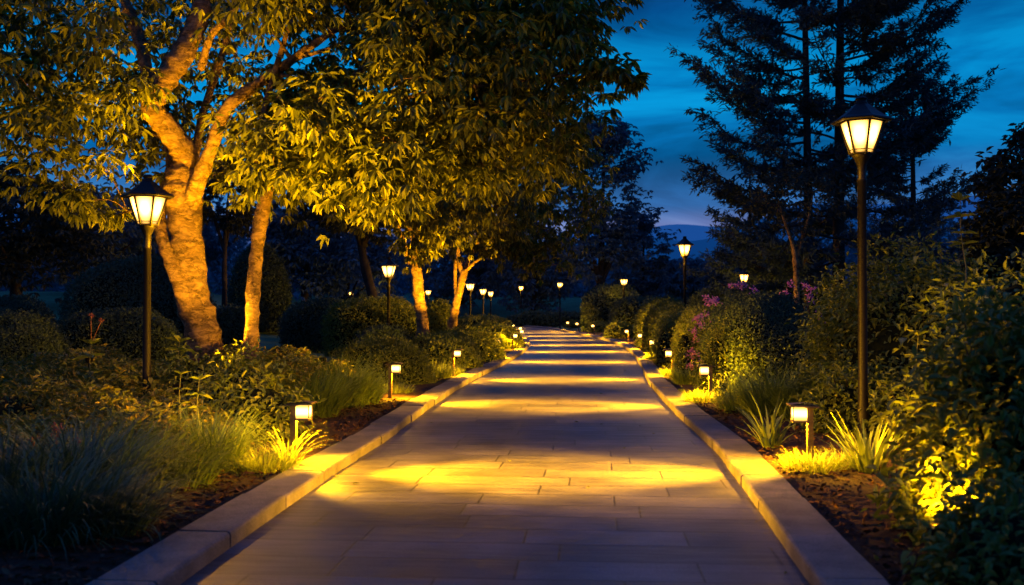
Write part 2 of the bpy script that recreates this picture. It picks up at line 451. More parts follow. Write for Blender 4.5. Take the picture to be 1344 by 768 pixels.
# path strip with uv
def strip(name, offs, zs, mat, step=2, kind='structure', i0=0, i1=None):
    idx = np.arange(i0, i1 or len(CL), step)
    offs = np.asarray(offs, float) if not callable(offs) else offs
    k = None
    rows = []
    for ii in idx:
        o = offs(ii) if callable(offs) else offs
        z = zs(ii, o) if callable(zs) else zs
        rows.append(np.c_[CL[ii][None]+NR[ii][None]*np.asarray(o)[:, None], np.broadcast_to(z, len(o))])
    V = np.stack(rows); n, k = V.shape[:2]
    mb = MB()
    i, j = np.meshgrid(np.arange(n-1), np.arange(k-1), indexing='ij')
    mb.add(V, np.stack([i*k+j, i*k+j+1, (i+1)*k+j+1, (i+1)*k+j], -1).reshape(-1, 4))
    o = mb.build(name, mat)
    uvl = o.data.uv_layers.new(name='uv')
    vi = np.zeros(len(o.data.loops), int); o.data.loops.foreach_get('vertex_index', vi)
    offv = np.concatenate([np.asarray(offs(ii) if callable(offs) else offs) for ii in idx])
    sv = np.repeat(su[idx], k)
    uvl.data.foreach_set('uv', np.stack([offv[vi]+50.3, sv[vi]+.1], 1).astype(np.float32).ravel())
    tag(o, kind=kind)
    return o
strip('path', lambda ii: np.linspace(-HALF[ii]-.02, HALF[ii]+.02, 7), lambda ii, o: np.zeros(len(o)), M['paving'])

# kerbs: one run of dressed stones each side
def kerb(side):
    mb = MB()
    s = 0.0; n = 0
    prof = [(0, -.15), (0, KH-.022), (.006, KH-.008), (.022, KH), (KW-.02, KH+.004), (KW, KH-.015), (KW, -.15)]
    k = len(prof)
    while s < su[-1]-2:
        ln = 1.15+rng.uniform(-.12, .12) if s < 90 else 2.2
        e = s+ln-.014
        ss = np.linspace(s, e, 4)
        dz = rng.uniform(-.008, .006); dx = rng.uniform(-.009, .009)
        V = []
        for q in ss:
            c = np.array([np.interp(q, su, CL[:, 0]), np.interp(q, su, CL[:, 1])]); nr = norm(np.array([np.interp(q, su, NR[:, 0]), np.interp(q, su, NR[:, 1])]))
            hf = np.interp(q, su, HALF)
            V.append([[*(c+nr*side*(hf+o+dx)), z+dz] for o, z in prof])
        V = np.array(V)
        i, j = np.meshgrid(np.arange(3), np.arange(k-1), indexing='ij')
        f = np.stack([i*k+j, i*k+j+1, (i+1)*k+j+1, (i+1)*k+j], -1).reshape(-1, 4)
        if side > 0: f = f[:, ::-1]
        b = mb.n
        mb.add(V, f, 0, False)
        # end caps
        for r in (0, 3):
            mb.more([(r*k+0, r*k+1, r*k+5, r*k+6), (r*k+1, r*k+2, r*k+4, r*k+5)], b, 0, False)
            mb.more([(r*k+2, r*k+3, r*k+4)], b, 0, False)
        s += ln; n += 1
    return tag(mb.build('kerb', M['kerb']), kind='structure')
kerb(-1); kerb(1)

# planting beds (mulch)
def bed(side, wid):
    def offs(ii):
        t = np.array([0, .04, .12, .3, .55, .8, 1.0])
        o = HALF[ii]+KW-.02+t*wid
        return (o if side > 0 else -o[::-1])
    def zs(ii, o):
        p = CL[ii][None]+NR[ii][None]*np.asarray(o)[:, None]
        t = (np.abs(o)-HALF[ii]-KW)/wid
        z = .085+.05*np.sin(np.clip(t, 0, 1)*PI)+terrain(p[:, 0], p[:, 1])+.012*np.sin(ii*.7+np.abs(o)*5)
        return np.where(t > .97, z-.2, z)
    strip('planting_bed', offs, zs, M['soil'], 2, i1=330)
bed(-1, 5.2); bed(1, 4.6)

# bark mulch chips near the kerbs
mb = MB()
for side in (-1, 1):
    n = 5200
    dd = 4.2+11.0*rng.random(n)**1.5
    of = rng.random(n)**1.3*1.6+.01
    ii = np.array([int(np.argmin(np.abs(CL[:200, 1]-q))) for q in dd])
    c = CL[ii]+NR[ii]*side*(HALF[ii]+KW+of)[:, None]
    P = np.c_[c, np.full(n, .1)+.05*np.sin(of/5*PI)+rng.random(n)*.02]
    D = norm(rng.normal(size=(n, 3))*[1, 1, .25]); N = norm(rng.normal(size=(n, 3))*.5+[0, 0, 1])
    L = rng.uniform(.02, .07, n)
    add_leaves(mb, P, D, N, L, L*rng.uniform(.3, .6, n), .1, .05)
tag(mb.build('bark_mulch', M['chip']), 'dark reddish bark mulch spread over the beds beside the kerbs', 'mulch', kind='stuff')

# a few dry leaves blown onto the paving
mb = MB()
n = 46
ii = rng.integers(10, 150, n)+15
of = np.where(rng.random(n) < .5, -1, 1)*(HALF[ii]-.04-rng.random(n)**2*1.5)
P = np.c_[CL[ii]+NR[ii]*of[:, None], np.full(n, .006)]
D = norm(np.c_[rng.normal(size=(n, 2)), rng.random(n)*.15]); N = norm(rng.normal(size=(n, 3))*.25+[0, 0, 1])
L = rng.uniform(.03, .075, n)
add_leaves(mb, P, D, N, L, L*.5, .25, .1)
tag(mb.build('fallen_leaves', M['cover']), 'a few small dry leaves lying on the paving near the kerbs', 'fallen leaves', kind='stuff')

# ------------------------------------------------------------------ lamps
def make_lamp(H):
    r = empty('street_lamp', (0, 0, 0))
    zb = H-.275-.345                                  # underside of lantern glass
    mb = MB()
    mb.lathe([(.0, -.3), (.085, -.3), (.085, .06), (.075, .08), (.062, .12), (.058, .5), (.05, .55), (.046, zb-.30), (.052, zb-.29), (.052, zb-.26), (.044, zb-.25),
              (.047, zb-.12), (.075, zb-.05), (.10, zb-.018), (.10, zb-.004), (0, zb-.004)], 16)
    mb.build('pole', M['metal'], r)
    n, r0, r1, gh = 6, .118, .225, .345
    ang = np.arange(n)/n*2*PI
    # frame: corner bars, bottom ring, top ring, bottom glazing bar
    fb = MB()
    for a in ang:
        c, s_ = math.cos(a), math.sin(a)
        p0 = np.array([r0*c, r0*s_, zb]); p1 = np.array([r1*c, r1*s_, zb+gh])
        fb.tube([p0, (p0+p1)/2, p1], .0125, 6)
    fb.lathe([(.09, zb-.002), (r0+.012, zb-.002), (r0+.012, zb+.014), (r0-.01, zb+.014)], 6, smooth=False)
    rm = r0+(r1-r0)*.13
    fb.lathe([(rm+.003, zb+gh*.13-.005), (rm+.008, zb+gh*.13), (rm+.005, zb+gh*.13+.005)], 6, smooth=False)
    fb.lathe([(r1+.004, zb+gh-.012), (r1+.016, zb+gh-.012), (r1+.016, zb+gh+.004), (r1-.02, zb+gh+.004)], 6, smooth=False)
    fb.build('lantern_frame', M['metal'], r)
    g = MB()
    g.lathe([(0, zb+.016), (r0-.008, zb+.016), (r1-.008, zb+gh-.004), (0, zb+gh-.004)], 6, smooth=False)
    g.build('lantern_glass', M['lamp_glass'], r)
    rf = MB()
    z = zb+gh+.006
    rf.lathe([(0, z), (.24, z), (.305, z-.012), (.318, z+.002), (.315, z+.016), (.255, z+.045), (.17, z+.105), (.10, z+.165), (.074, z+.185), (0, z+.186)], 6, smooth=False)
    ro = rf.build('roof', M['metal'], r)
    ff = MB()
    ff.lathe([(.066, z+.187), (.066, z+.2), (.052, z+.205), (.054, z+.235), (.062, z+.24), (.062, z+.247), (.045, z+.262), (.02, z+.27), (0, z+.272)], 14)
    ff.build('finial', M['metal'], ro)
    return r

tall = make_lamp(3.77)
short = make_lamp(3.12)
used = {id(tall): False, id(short): False}
def put(proto, p, rz, label, cat, group):
    o = proto if not used.get(id(proto)) else copy_tree(proto)
    used[id(proto)] = True
    o.location = p; o.rotation_euler = (0, 0, rz)
    return tag(o, label, cat, group)
def spot(name, loc, target, power, size, blend, rad=.03, col=LAMP_COL):
    l = bpy.data.lights.new(name, 'SPOT'); l.energy = power; l.spot_size = size; l.spot_blend = blend; l.shadow_soft_size = rad; l.color = col
    o = bpy.data.objects.new(name, l); COL.objects.link(o); o.location = loc
    v = Vector(target)-Vector(loc); o.rotation_euler = v.to_track_quat('-Z', 'Y').to_euler()
    return o
def point(name, loc, power, rad=.04, col=LAMP_COL):
    l = bpy.data.lights.new(name, 'POINT'); l.energy = power; l.shadow_soft_size = rad; l.color = col
    o = bpy.data.objects.new(name, l); COL.objects.link(o); o.location = loc
    return o

GL = 'lantern lamp posts lining the path'
def lamp(proto, H, px, ytop, d, rz, label):
    p = W(px, ytop, d)
    z = p[2]-H
    zb = z+H-.275-.345
    if d < 97:
        k = 1 if px < CX else -1
        point('lantern_glow', (p[0]+k*.34, p[1]-.12, zb-.02), (180. if px < CX else 26.) if d < 20 else (60. if d < 45 else 110.), .06)
    return put(proto, (p[0], p[1], z), rz, label, 'lamp post', GL)
R_ = math.radians
lamp(tall, 3.77, 1132, 126, 10.6, R_(33), 'tall black lamp post with lit lantern in front of the tall conifers')
lamp(short, 3.12, 193, 229, 12.1, R_(8), 'black lamp post with lit lantern beside the thick forked tree trunk')
lamp(short, 3.12, 510, 337, 29.5, R_(20), 'black lamp post with lit lantern in front of the clipped hedge and leaning trunk')
lamp(tall, 3.77, 899, 310, 31, R_(15), 'lit lamp post rising from the rounded hedges below the distant hills')
lamp(tall, 3.77, 819, 361, 60, R_(0), 'lit lamp post beside the large clipped dome bush')
lamp(tall, 3.77, 735, 367, 78, R_(10), 'lit lamp post at the outside of the bend, before the pale lawn')
lamp(tall, 3.77, 684, 372, 86, R_(20), 'lit lamp post at the far end where the path turns away')
lamp(short, 3.12, 977, 352, 42, R_(12), 'lit lantern showing above the purple flowers')
lamp(short, 3.12, 617, 366, 52, R_(5), 'lit lamp post just past the yellow lit leaning tree')
lamp(short, 3.12, 634, 374, 61, R_(18), 'taller of the two lamp posts standing close together at the bend')
lamp(short, 3.12, 644, 378, 69, R_(30), 'shorter lamp post close behind another one at the bend')
lamp(short, 3.12, 490, 378, 80, R_(0), 'distant lit lamp behind the clipped hedge, near a dark leaning trunk')
lamp(short, 3.12, 562, 377, 78, R_(12), 'distant lit lamp between the two lit tree trunks')
lamp(short, 3.12, 461, 380, 95, R_(7), 'smallest distant lamp across the dark lawn')

def make_bollard():
    r = empty('bollard_light', (0, 0, 0))
    mb = MB(); mb.box((-.026, -.026, -.15), (.026, .026, .51)); mb.build('post', M['bronze'], r)
    mb = MB()
    mb.add([(-.07, -.09, .512), (.19, -.09, .53), (.19, .09, .53), (-.07, .09, .512), (-.07, -.09, .524), (.05, -.02, .556), (.05, .02, .556), (-.07, .09, .524), (.19, -.09, .541), (.19, .09, .541)],
           [(0, 3, 2, 1), (4, 8, 5, 5), (8, 9, 6, 5), (9, 7, 6, 6), (7, 4, 5, 6), (0, 1, 8, 4), (1, 2, 9, 8), (2, 3, 7, 9), (3, 0, 4, 7)], 0, False)
    mb.build('cap', M['bronze'], r)
    mb = MB(); mb.box((.036, -.055, .395), (.150, .055, .508)); mb.build('lantern_glass', M['bollard_glass'], r)
    mb = MB(); mb.box((.027, -.062, .378), (.158, .062, .392))
    for x in (.152,):
        for y in (-.0565, .0565): mb.box((x, y-.004, .393), (x+.007, y+.004, .516))
    for y in (-.06, .056): mb.box((.0265, y, .393), (.034, y+.004, .511))
    mb.build('lantern_frame', M['bronze'], r)
    return r
BOLL = make_bollard(); used[id(BOLL)] = False
GB = 'low bollard lights along the kerbs'

BP, BG = 6800., 360.
ORD = ['nearest', 'second', 'third', 'fourth', 'fifth', 'sixth', 'seventh', 'eighth', 'ninth', 'tenth', 'eleventh', 'twelfth']
left_d = [9.0, 15.6, 20.8, 28.0, 34.3, 40.5, 47, 54, 61]
right_d = [9.2, 15.4, 21.2, 28.0, 34.6, 41, 47.5, 54, 61, 68]
near_words = {(-1, 0): 'low bronze bollard light by the arching grass, nearest on the lantern-and-trunk side',
              (1, 0): 'low bronze bollard light between two strappy plants, nearest below the tall lamp post',
              (-1, 1): 'low bollard light at the foot of the wide grass clump', (1, 1): 'low bollard light beside the ivy covered hedge end',
              (-1, 2): 'low bollard light in front of the rounded clipped hedge', (1, 2): 'low bollard light before the second hedge of the row'}
for side, ds in ((-1, left_d), (1, right_d)):
    for k, d in enumerate(ds):
        p, ang = at_d(d, side, ([.05, .38, .10, .06] if side < 0 else [.33, .29, .2, .12])[min(k, 3)])
        lab = near_words.get((side, k)) or (f'small lit bollard light, {ORD[k]} along the kerb on the ' + ('tree trunk side' if side < 0 else 'hedge row side'))
        put(BOLL, (p[0], p[1], .10), ang, lab, 'bollard light', GB)
        f = np.array([math.cos(ang), math.sin(ang)])
        lp = (*(p+f*.185), .56)
        fade = 1.0 if d < 60 else .8
        spot('bollard_beam', lp, (*(p+f*2.9), .0), BP*fade, R_(76), 1.0, .05)
        spot('bollard_wash', lp, (*(p+f*.75), .0), BP*.075, R_(122), .45, .05)
        if d < 50: spot('bollard_glow', (*(p+f*.095), .465), (*(p-f*.22), .0), BG, R_(156), .4, .03); spot('bollard_spill', (*(p-f*.06), .50), (*(p-f*1.2), .75), 330., R_(150), .6, .03)

# ------------------------------------------------------------------ ground spotlights (uplights hidden in the beds)
def make_uplight():
    r = empty('ground_spotlight', (0, 0, 0))
    mb = MB(); mb.lathe([(0, -.7), (.012, -.7), (.012, .08), (.03, .085), (.0, .086)], 8); mb.build('stake', M['metal'], r)
    mb = MB()
    mb.lathe([(0, .09), (.03, .09), (.05, .12), (.055, .2), (.058, .2), (.05, .196), (.05, .19)], 14)
    hd = mb.build('housing', M['metal'], r)
    mb = MB(); mb.lathe([(0, .186), (.048, .186), (.048, .19), (0, .1901)], 14); mb.build('lens', M['spot_lens'], hd)
    return r
UPL = make_uplight(); used[id(UPL)] = False
def uplight(x, y, target, power, size, label, blend=.8, lift=0.):
    z = soil(x, y)+lift
    put(UPL, (x, y, z), 0, label, 'spotlight', 'small ground spotlights lighting trees and shrubs')
    return spot('uplight_beam', (x, y, z+.22), target, power, R_(size), blend, .04)

# ------------------------------------------------------------------ foliage makers
def superell(n, rx, ry, h, p=2.6):
    d = rand_dirs(n); d[:, 2] = np.abs(d[:, 2])*1.0
    k = (np.abs(d)**p).sum(1)**(1/p)
    u = d/k[:, None]
    P = u*[rx, ry, h]
    g = np.sign(u)*np.abs(u)**(p-1)/[rx, ry, h]
    return P, norm(g)

def lump(P, s, amp):
    a = np.sin(P[:, 0]*s+1.3)*np.sin(P[:, 1]*s*1.1+.4)+np.sin(P[:, 2]*s*1.4+P[:, 0]*s*.6)*.7+np.sin((P[:, 0]-P[:, 1])*s*2.3)*.4
    return a*amp

def hedge(name, label, x, y, rx, ry, h, mat, leaf=.05, cover=1.5, cap=20000, p=2.7, rz=0., group=None, z=None, rough=.075, cat='hedge', rag=.15):
    z = soil(x, y)-.04 if z is None else z
    r = empty(name, (x, y, z), rz, label, cat, group)
    area = 2*(rx+ry)*2*h*.8+4*rx*ry*.8
    n = int(min(cap, area*cover/(leaf*leaf*.33)))
    mb = MB()
    P, N = superell(n, rx, ry, h, p)
    P = P*(1+lump(P, 3.1/max(.5, h), rough)[:, None])
    depth = rng.random(n)**1.6
    P = P-N*depth[:, None]*.12+N*(rng.random(n)**4)[:, None]*rag
    D = norm(N*.55+rand_dirs(n)*.8+[0, 0, .25]); NN = norm(N+rand_dirs(n)*.6)
    L = leaf*rng.uniform(.7, 1.35, n)
    add_leaves(mb, P, D, NN, L, L*.52, .2, .2)
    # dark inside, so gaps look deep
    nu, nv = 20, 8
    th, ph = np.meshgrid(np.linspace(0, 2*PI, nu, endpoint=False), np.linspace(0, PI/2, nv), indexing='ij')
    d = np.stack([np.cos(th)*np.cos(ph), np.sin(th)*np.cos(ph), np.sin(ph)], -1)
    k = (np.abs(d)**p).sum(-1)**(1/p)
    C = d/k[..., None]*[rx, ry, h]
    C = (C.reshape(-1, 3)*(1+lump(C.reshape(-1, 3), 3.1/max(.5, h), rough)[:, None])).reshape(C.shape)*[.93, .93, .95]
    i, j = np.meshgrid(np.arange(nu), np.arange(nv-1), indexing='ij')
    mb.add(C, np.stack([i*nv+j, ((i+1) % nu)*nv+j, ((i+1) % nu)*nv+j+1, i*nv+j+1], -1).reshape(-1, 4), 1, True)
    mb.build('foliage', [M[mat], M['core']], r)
    return r

def shrub(name, label, x, y, rx, ry, h, mat, leaf=.1, n_clump=60, per=26, group=None, z=None, clump=.22, cat='shrub', rz=0., width=.45, droop=.2, core=True, twigs=True):
    """loose leafy shrub: many twigs with leaf clusters through its volume"""
    z = soil(x, y)-.03 if z is None else z
    r = empty(name, (x, y, z), rz, label, cat, group)
    mb = MB(); st = MB()
    d = rand_dirs(n_clump); d[:, 2] = np.abs(d[:, 2])
    rad = .45+.55*rng.random(n_clump)**.45
    C = d*[rx, ry, h]*rad[:, None]*rng.uniform(.85, 1.12, n_clump)[:, None]
    C[:, 2] = np.maximum(C[:, 2], .06)
    if twigs:
        for c in C[::2]:
            b = np.array([c[0]*.15, c[1]*.15, 0]); m_ = b*.5+c*.5+[0, 0, .1*h]
            st.tube(catmull([b, m_, c], 3), np.linspace(.010, .004, 7), 5)
    n = n_clump*per
    cc = np.repeat(C, per, 0)
    P = cc+rng.normal(size=(n, 3))*clump*[.5, .5, .42]
    P[:, 2] = np.maximum(P[:, 2], .02)
    out = norm(P*[1/rx, 1/ry, .8/h]+1e-6)
    D = norm(out*.7+rand_dirs(n)*.75+[0, 0, -droop]); N = norm(out*.6+[0, 0, .9]+rand_dirs(n)*.5)
    L = leaf*rng.uniform(.6, 1.25, n)
    add_leaves(mb, P, D, N, L, L*width, .22, .3)
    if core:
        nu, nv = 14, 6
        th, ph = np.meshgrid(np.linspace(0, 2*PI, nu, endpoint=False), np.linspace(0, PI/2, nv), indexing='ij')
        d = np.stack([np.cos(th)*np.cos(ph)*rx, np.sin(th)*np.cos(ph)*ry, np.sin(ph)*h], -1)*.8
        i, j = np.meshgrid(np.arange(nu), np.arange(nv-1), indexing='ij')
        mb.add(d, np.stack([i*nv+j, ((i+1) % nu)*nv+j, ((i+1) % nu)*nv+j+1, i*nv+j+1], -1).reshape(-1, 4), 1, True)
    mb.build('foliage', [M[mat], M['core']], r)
    if twigs: st.build('stem', M['twig'], r)
    return r

def grass(name, label, x, y, n, L, wd, spread, droop, mat, group=None, z=None, cat='grass clump', base=.12, seg=6, az0=None, lean=.35):
    z = soil(x, y)-.02 if z is None else z
    mb = MB()
    rr = np.sqrt(rng.random(n))*base; a = rng.random(n)*2*PI
    P = np.c_[rr*np.cos(a), rr*np.sin(a), np.zeros(n)]
    az = a+rng.normal(size=n)*.5
    if az0 is not None: az = az0+rng.normal(size=n)*.7
    le = np.abs(rng.normal(size=n))*lean+.05+rr/base*spread*.4
    dr = np.clip(rng.normal(size=n)*.35+droop, .1, 2.6)
    LL = L*rng.uniform(.55, 1.1, n)
    add_blades(mb, P, az, le, LL, wd*rng.uniform(.7, 1.2, n), dr, seg)
    o = mb.build(name, M[mat]); o.location = (x, y, z)
    return tag(o, label, cat, group)

def sprig(name, label, p, h, whorls, leaf, mat, cat='seedling', lean=(0, 0), flower=None, up=.35):
    """upright stem with leaf whorls"""
    x, y, z = p
    r = empty(name, (x, y, z), 0, label, cat)
    st = MB()
    top = np.array([lean[0], lean[1], h])
    sp = catmull([(0, 0, 0), top*.5+np.array([-.02, .01, 0]), top], 6)
    dn = max(.05, z-soil(x, y)+.03)
    st.tube([(.02, .01, -dn), (.008, 0, -dn*.5), (0, 0, 0)], [.012, .010, .008], 6)
    st.tube(sp, np.linspace(.008, .003, len(sp)), 6)
    mb = MB()
    for k in range(whorls):
        t = .35+.65*k/max(1, whorls-1)
        c = sp[int(t*(len(sp)-1))]
        n = 5
        a = rng.random()*6+np.arange(n)/n*2*PI+rng.normal(size=n)*.2
        u = up+(.5 if k == whorls-1 else 0)
        D = norm(np.c_[np.cos(a), np.sin(a), np.full(n, u)+rng.normal(size=n)*.15])
        N = norm(np.c_[-np.cos(a)*.6, -np.sin(a)*.6, np.ones(n)])
        L = leaf*(1.1-.35*abs(t-.7))*rng.uniform(.8, 1.15, n)
        add_leaves(mb, np.repeat(c[None], n, 0), D, N, L, L*.34, .2, .35)
    st.build('stem', M['stem'], r)
    mb.build('foliage', M[mat], r)
    if flower:
        for q in flower:
            fb = MB()
            n = 16
            q = np.array(q)
            D = rand_dirs(n)
            add_leaves(fb, q+D*.008, D, rand_dirs(n), .035, .018)
            fb.tube([sp[-1], (sp[-1]+q)/2, q], .003, 5)
            fb.build('flower', M[flower_mat], r)
    return r
flower_mat = 'rust_flower'

# ------------------------------------------------------------------ trees
def make_tree(name, label, limbs, clumps, mats, leaf, per=24, lf=6, group=None, cat='tree', nseg=14, twig=.018, part_limbs=True, width=.36, droop=.75, spread=.45, origin=None, branch_every=1, leafy=.0):
    """limbs: list of [(x,y,z,r)...], first is the trunk; clumps: (x,y,z,rad) leaf masses, each on a branch from the nearest limb"""
    o0 = np.array(limbs[0][0][:3]) if origin is None else np.array(origin)
    r = empty(name, tuple(o0), 0, label, cat, group)
    pts_all = []
    for li, lb in enumerate(limbs):
        lb = np.array(lb, float)
        c = catmull(lb, 8)
        rad = c[:, 3]*(1+.07*np.sin(np.arange(len(c))*1.7+li)+rng.normal(size=len(c))*.03)
        mb = MB(); mb.tube(c[:, :3]-o0, rad, nseg)
        # uneven girth
        v = mb.v[0]; ax = np.repeat((c[:, :3]-o0), nseg, 0)
        if len(v) == len(ax): mb.v[0] = (ax+(v-ax)*(1+.16*np.sin(np.arange(len(v))%nseg*2*PI/nseg*2+ax[:, 2]*2.3+li)*np.sin(ax[:, 2]*3.1+np.arange(len(v))%nseg*2*PI/nseg)+.05*rng.normal(size=len(v)))[:, None]).astype(np.float32)
        mb.build('trunk' if li == 0 else 'limb', M[mats[0]], r)
        pts_all.append(c)
    sk = np.concatenate(pts_all)
    clumps = np.asarray(clumps, float)
    cr = MB()
    order = np.argsort([np.min(((sk[:, :3]-c[:3])**2).sum(1)) for c in clumps])
    net = sk[sk[:, 3] < .6*max(.2, sk[:, 3].max())] if len(sk) > 10 else sk
    nodes = net.copy()
    for q, ci in enumerate(order):
        c = clumps[ci]
        if q % branch_every == 0:
            dd = ((nodes[:, :3]-c[:3])**2).sum(1)+np.maximum(0, nodes[:, 2]-c[2])*2.
            b = nodes[np.argmin(dd)]
            mid = (b[:3]+c[:3])/2+np.array([0, 0, .12*np.linalg.norm(b[:3]-c[:3])])+rng.normal(size=3)*.08
            cc = catmull([b[:3], mid, c[:3]], 5)
            r0 = min(b[3]*.6, twig*1.8+.012*np.linalg.norm(b[:3]-c[:3])); rr = np.linspace(r0, twig*.4, len(cc))
            cr.tube(cc-o0, rr, 6, 1)
            nodes = np.concatenate([nodes, np.c_[cc[2:], rr[2:]]])
    C = np.repeat(clumps, per, 0); n = len(C)
    P0 = C[:, :3]+rng.normal(size=(n, 3))*C[:, 3:4]*[.55, .55, .4]
    out = norm(P0-C[:, :3]+rng.normal(size=(n, 3))*.05)
    # each cluster: lf leaflets radiating from a twig end, hanging
    a = (rng.random(n)*2*PI)[:, None]+np.arange(lf)[None]/lf*2*PI*rng.uniform(.6, 1, (n, 1))
    a = a.ravel()
    ax = np.repeat(out, lf, 0)
    D = norm(np.c_[np.cos(a), np.sin(a), np.zeros(n*lf)]*spread*1.6+ax*.5+np.array([0, 0, -droop])+rng.normal(size=(n*lf, 3))*.22)
    N = norm(np.array([0, 0, 1.])+np.c_[np.cos(a), np.sin(a), np.zeros(n*lf)]*.6+rng.normal(size=(n*lf, 3))*.3)
    L = leaf*rng.uniform(.65, 1.25, n*lf)
    P = np.repeat(P0, lf, 0)+D*leaf*.12
    add_leaves(cr, P-o0, D, N, L, L*width, .18, .22)
    cr.build('crown', [M[mats[1]], M[mats[0]]], r)
    return r

def ell_clumps(c, rad, n, cr, lo=.35, keep=None, zmin=None):
    out = []
    t = 0
    while len(out) < n and t < n*40:
        t += 1
        d = rng.normal(size=3); d /= np.linalg.norm(d)
        q = c+d*rad*(lo+(1-lo)*rng.random()**.5)
        if zmin is not None and q[2] < zmin: continue
        rr = cr*rng.uniform(.7, 1.3)
        if keep is None or keep(q, rr): out.append((*q, rr))
    return out

def proj(q):
    return CX+q[0]/q[1]*F, HY-(q[2]-CAMZ)/q[1]*F

# --- the thick forked tree
def limb(pts, k=.76):  # (px,py,depth,width_px)
    return [(*W(px, py, d), w/F*d/2*k) for px, py, d, w in pts]
hd = 17.0
trunk = [(-5.0, 17.0, .0, .33)]+limb([(266, 440, hd, 60), (254, 380, hd, 54), (247, 310, hd, 54), (240, 258, hd, 62), (238, 222, 17, 46)])
limb_a = limb([(238, 236, 17, 40), (243, 205, 17, 42), (222, 172, 16.8, 40), (200, 140, 16.6, 40), (212, 108, 16.6, 42), (236, 72, 16.8, 38), (256, 30, 17.1, 34), (263, -10, 17.4, 28), (262, -70, 17.8, 20), (250, -150, 18.2, 10)])
limb_b = limb([(246, 275, 16.9, 30), (262, 235, 16.7, 26), (278, 190, 16.5, 22), (297, 142, 16.4, 21), (340, 108, 16.3, 18), (388, 74, 16.2, 14), (440, 38, 16.1, 10), (500, 10, 16, 7)])
limb_c = limb([(252, 420, 16.9, 30), (236, 375, 16.8, 27), (220, 335, 16.8, 23), (209, 300, 16.9, 21), (212, 262, 17.1, 19), (222, 225, 17.4, 17), (218, 190, 18, 14), (200, 130, 18.6, 11)])
limb_d = limb([(203, 150, 16.7, 22), (190, 90, 17.4, 20), (178, 40, 18, 22), (160, -5, 18.4, 16), (140, -60, 18.6, 9)])
limb_e = limb([(262, 90, 16.9, 14), (275, 45, 16.6, 12), (300, 20, 16.5, 11), (313, -5, 16.5, 9), (320, -50, 16.4, 5)])
limb_f = limb([(388, 74, 16.2, 9), (420, 66, 16.1, 7), (450, 55, 16.0, 5), (480, 60, 15.9, 3)])
limb_g = limb([(252, 225, 17.2, 16), (265, 150, 18.0, 13), (290, 70, 18.6, 12), (310, -20, 19, 8)])
LBX = [255, 278, 297, 340, 388, 440, 500]; LBY = [245, 190, 142, 108, 74, 38, 10]
def on_limb(px, py, m_):
    return 255 < px < 490 and abs(py-np.interp(px, LBX, LBY)) < 9+m_*1.2
def free_of_trunk(q, rr):
    px, py = proj(q); m_ = rr/q[1]*F*.8
    if q[1] < 17.6:
        if 192-m_ < px < 282+m_ and py < 470: 
            return False
        if on_limb(px, py, m_): return False
    if py > 330: return False
    return True
cl = ell_clumps(np.array([-5.7, 17.3, 6.1]), np.array([5.6, 4.0, 3.1]), 165, .55, keep=lambda q, r: free_of_trunk(q, r) and proj(q)[1] < 285-.0*r and q[2] > 3.6)
# back half fill, and hanging sprays
cl += ell_clumps(np.array([-5.2, 19.5, 6.6]), np.array([6., 1.8, 3.0]), 70, .75, keep=lambda q, r: q[2] > 4.6)
for px, py, d, r_ in [(165, 118, 15.6, .42), (140, 130, 15.7, .4), (110, 130, 15.8, .45), (185, 105, 15.7, .3), (95, 150, 15.8, .4), (60, 205, 15.5, .4), (30, 225, 15.8, .45), (100, 265, 15.9, .3),
                      (75, 250, 16, .3), (130, 215, 16.4, .35), (150, 285, 17.2, .25), (20, 160, 15.5, .5), (5, 100, 15.6, .5), (60, 60, 15.8, .5), (110, 40, 16, .5), (40, 10, 16, .5)]:
    cl.append((*W(px, py, d), r_))
make_tree('broadleaf_tree', 'large broadleaf tree with thick forked trunk lit orange from below', [trunk, limb_a, limb_b, limb_c, limb_d, limb_e, limb_f, limb_g], cl, ('bark', 'canopy'), .185, per=24, lf=6, nseg=20, droop=.5, spread=.5)

# --- the slender tree beside it, whose crown overhangs the path
sd = 15.6
tr2 = [(*W(329, 480, sd)[:2], .05, .19)]+limb([(330, 440, sd, 25), (333, 385, sd, 24), (337, 330, sd, 23), (344, 285, sd, 25), (350, 252, sd, 20)])
tr2[0] = (tr2[1][0]-.02, sd, .0, .2)
l2a = limb([(345, 282, sd, 17), (356, 240, sd, 15), (385, 180, 15.5, 13), (450, 110, 15.4, 11), (540, 50, 15.2, 9), (640, 20, 15., 6), (740, 30, 14.8, 4)])
l2b = limb([(348, 262, sd, 14), (338, 215, 15.8, 13), (345, 150, 16, 11), (370, 60, 16.2, 9), (400, -30, 16.4, 6)])
l2c = limb([(400, 160, 15.5, 8), (470, 150, 15.1, 7), (560, 120, 14.8, 6), (650, 110, 14.6, 5), (760, 95, 14.5, 3)])
def keep2(q, r):
    px, py = proj(q)
    if py > 268 and px < 520: return False
    if py > 250 and px > 520: return False
    if px < 300 and q[1] < 17: return False
    if q[1] < 17 and on_limb(px, py, r/q[1]*F): return False
    return True
cl = ell_clumps(np.array([-1.55, 15.6, 5.3]), np.array([3.0, 2.6, 2.5]), 165, .5, keep=keep2)
cl += ell_clumps(np.array([-1.6, 17.2, 6.0]), np.array([3.1, 1.8, 2.6]), 70, .7, lo=.2, keep=keep2)
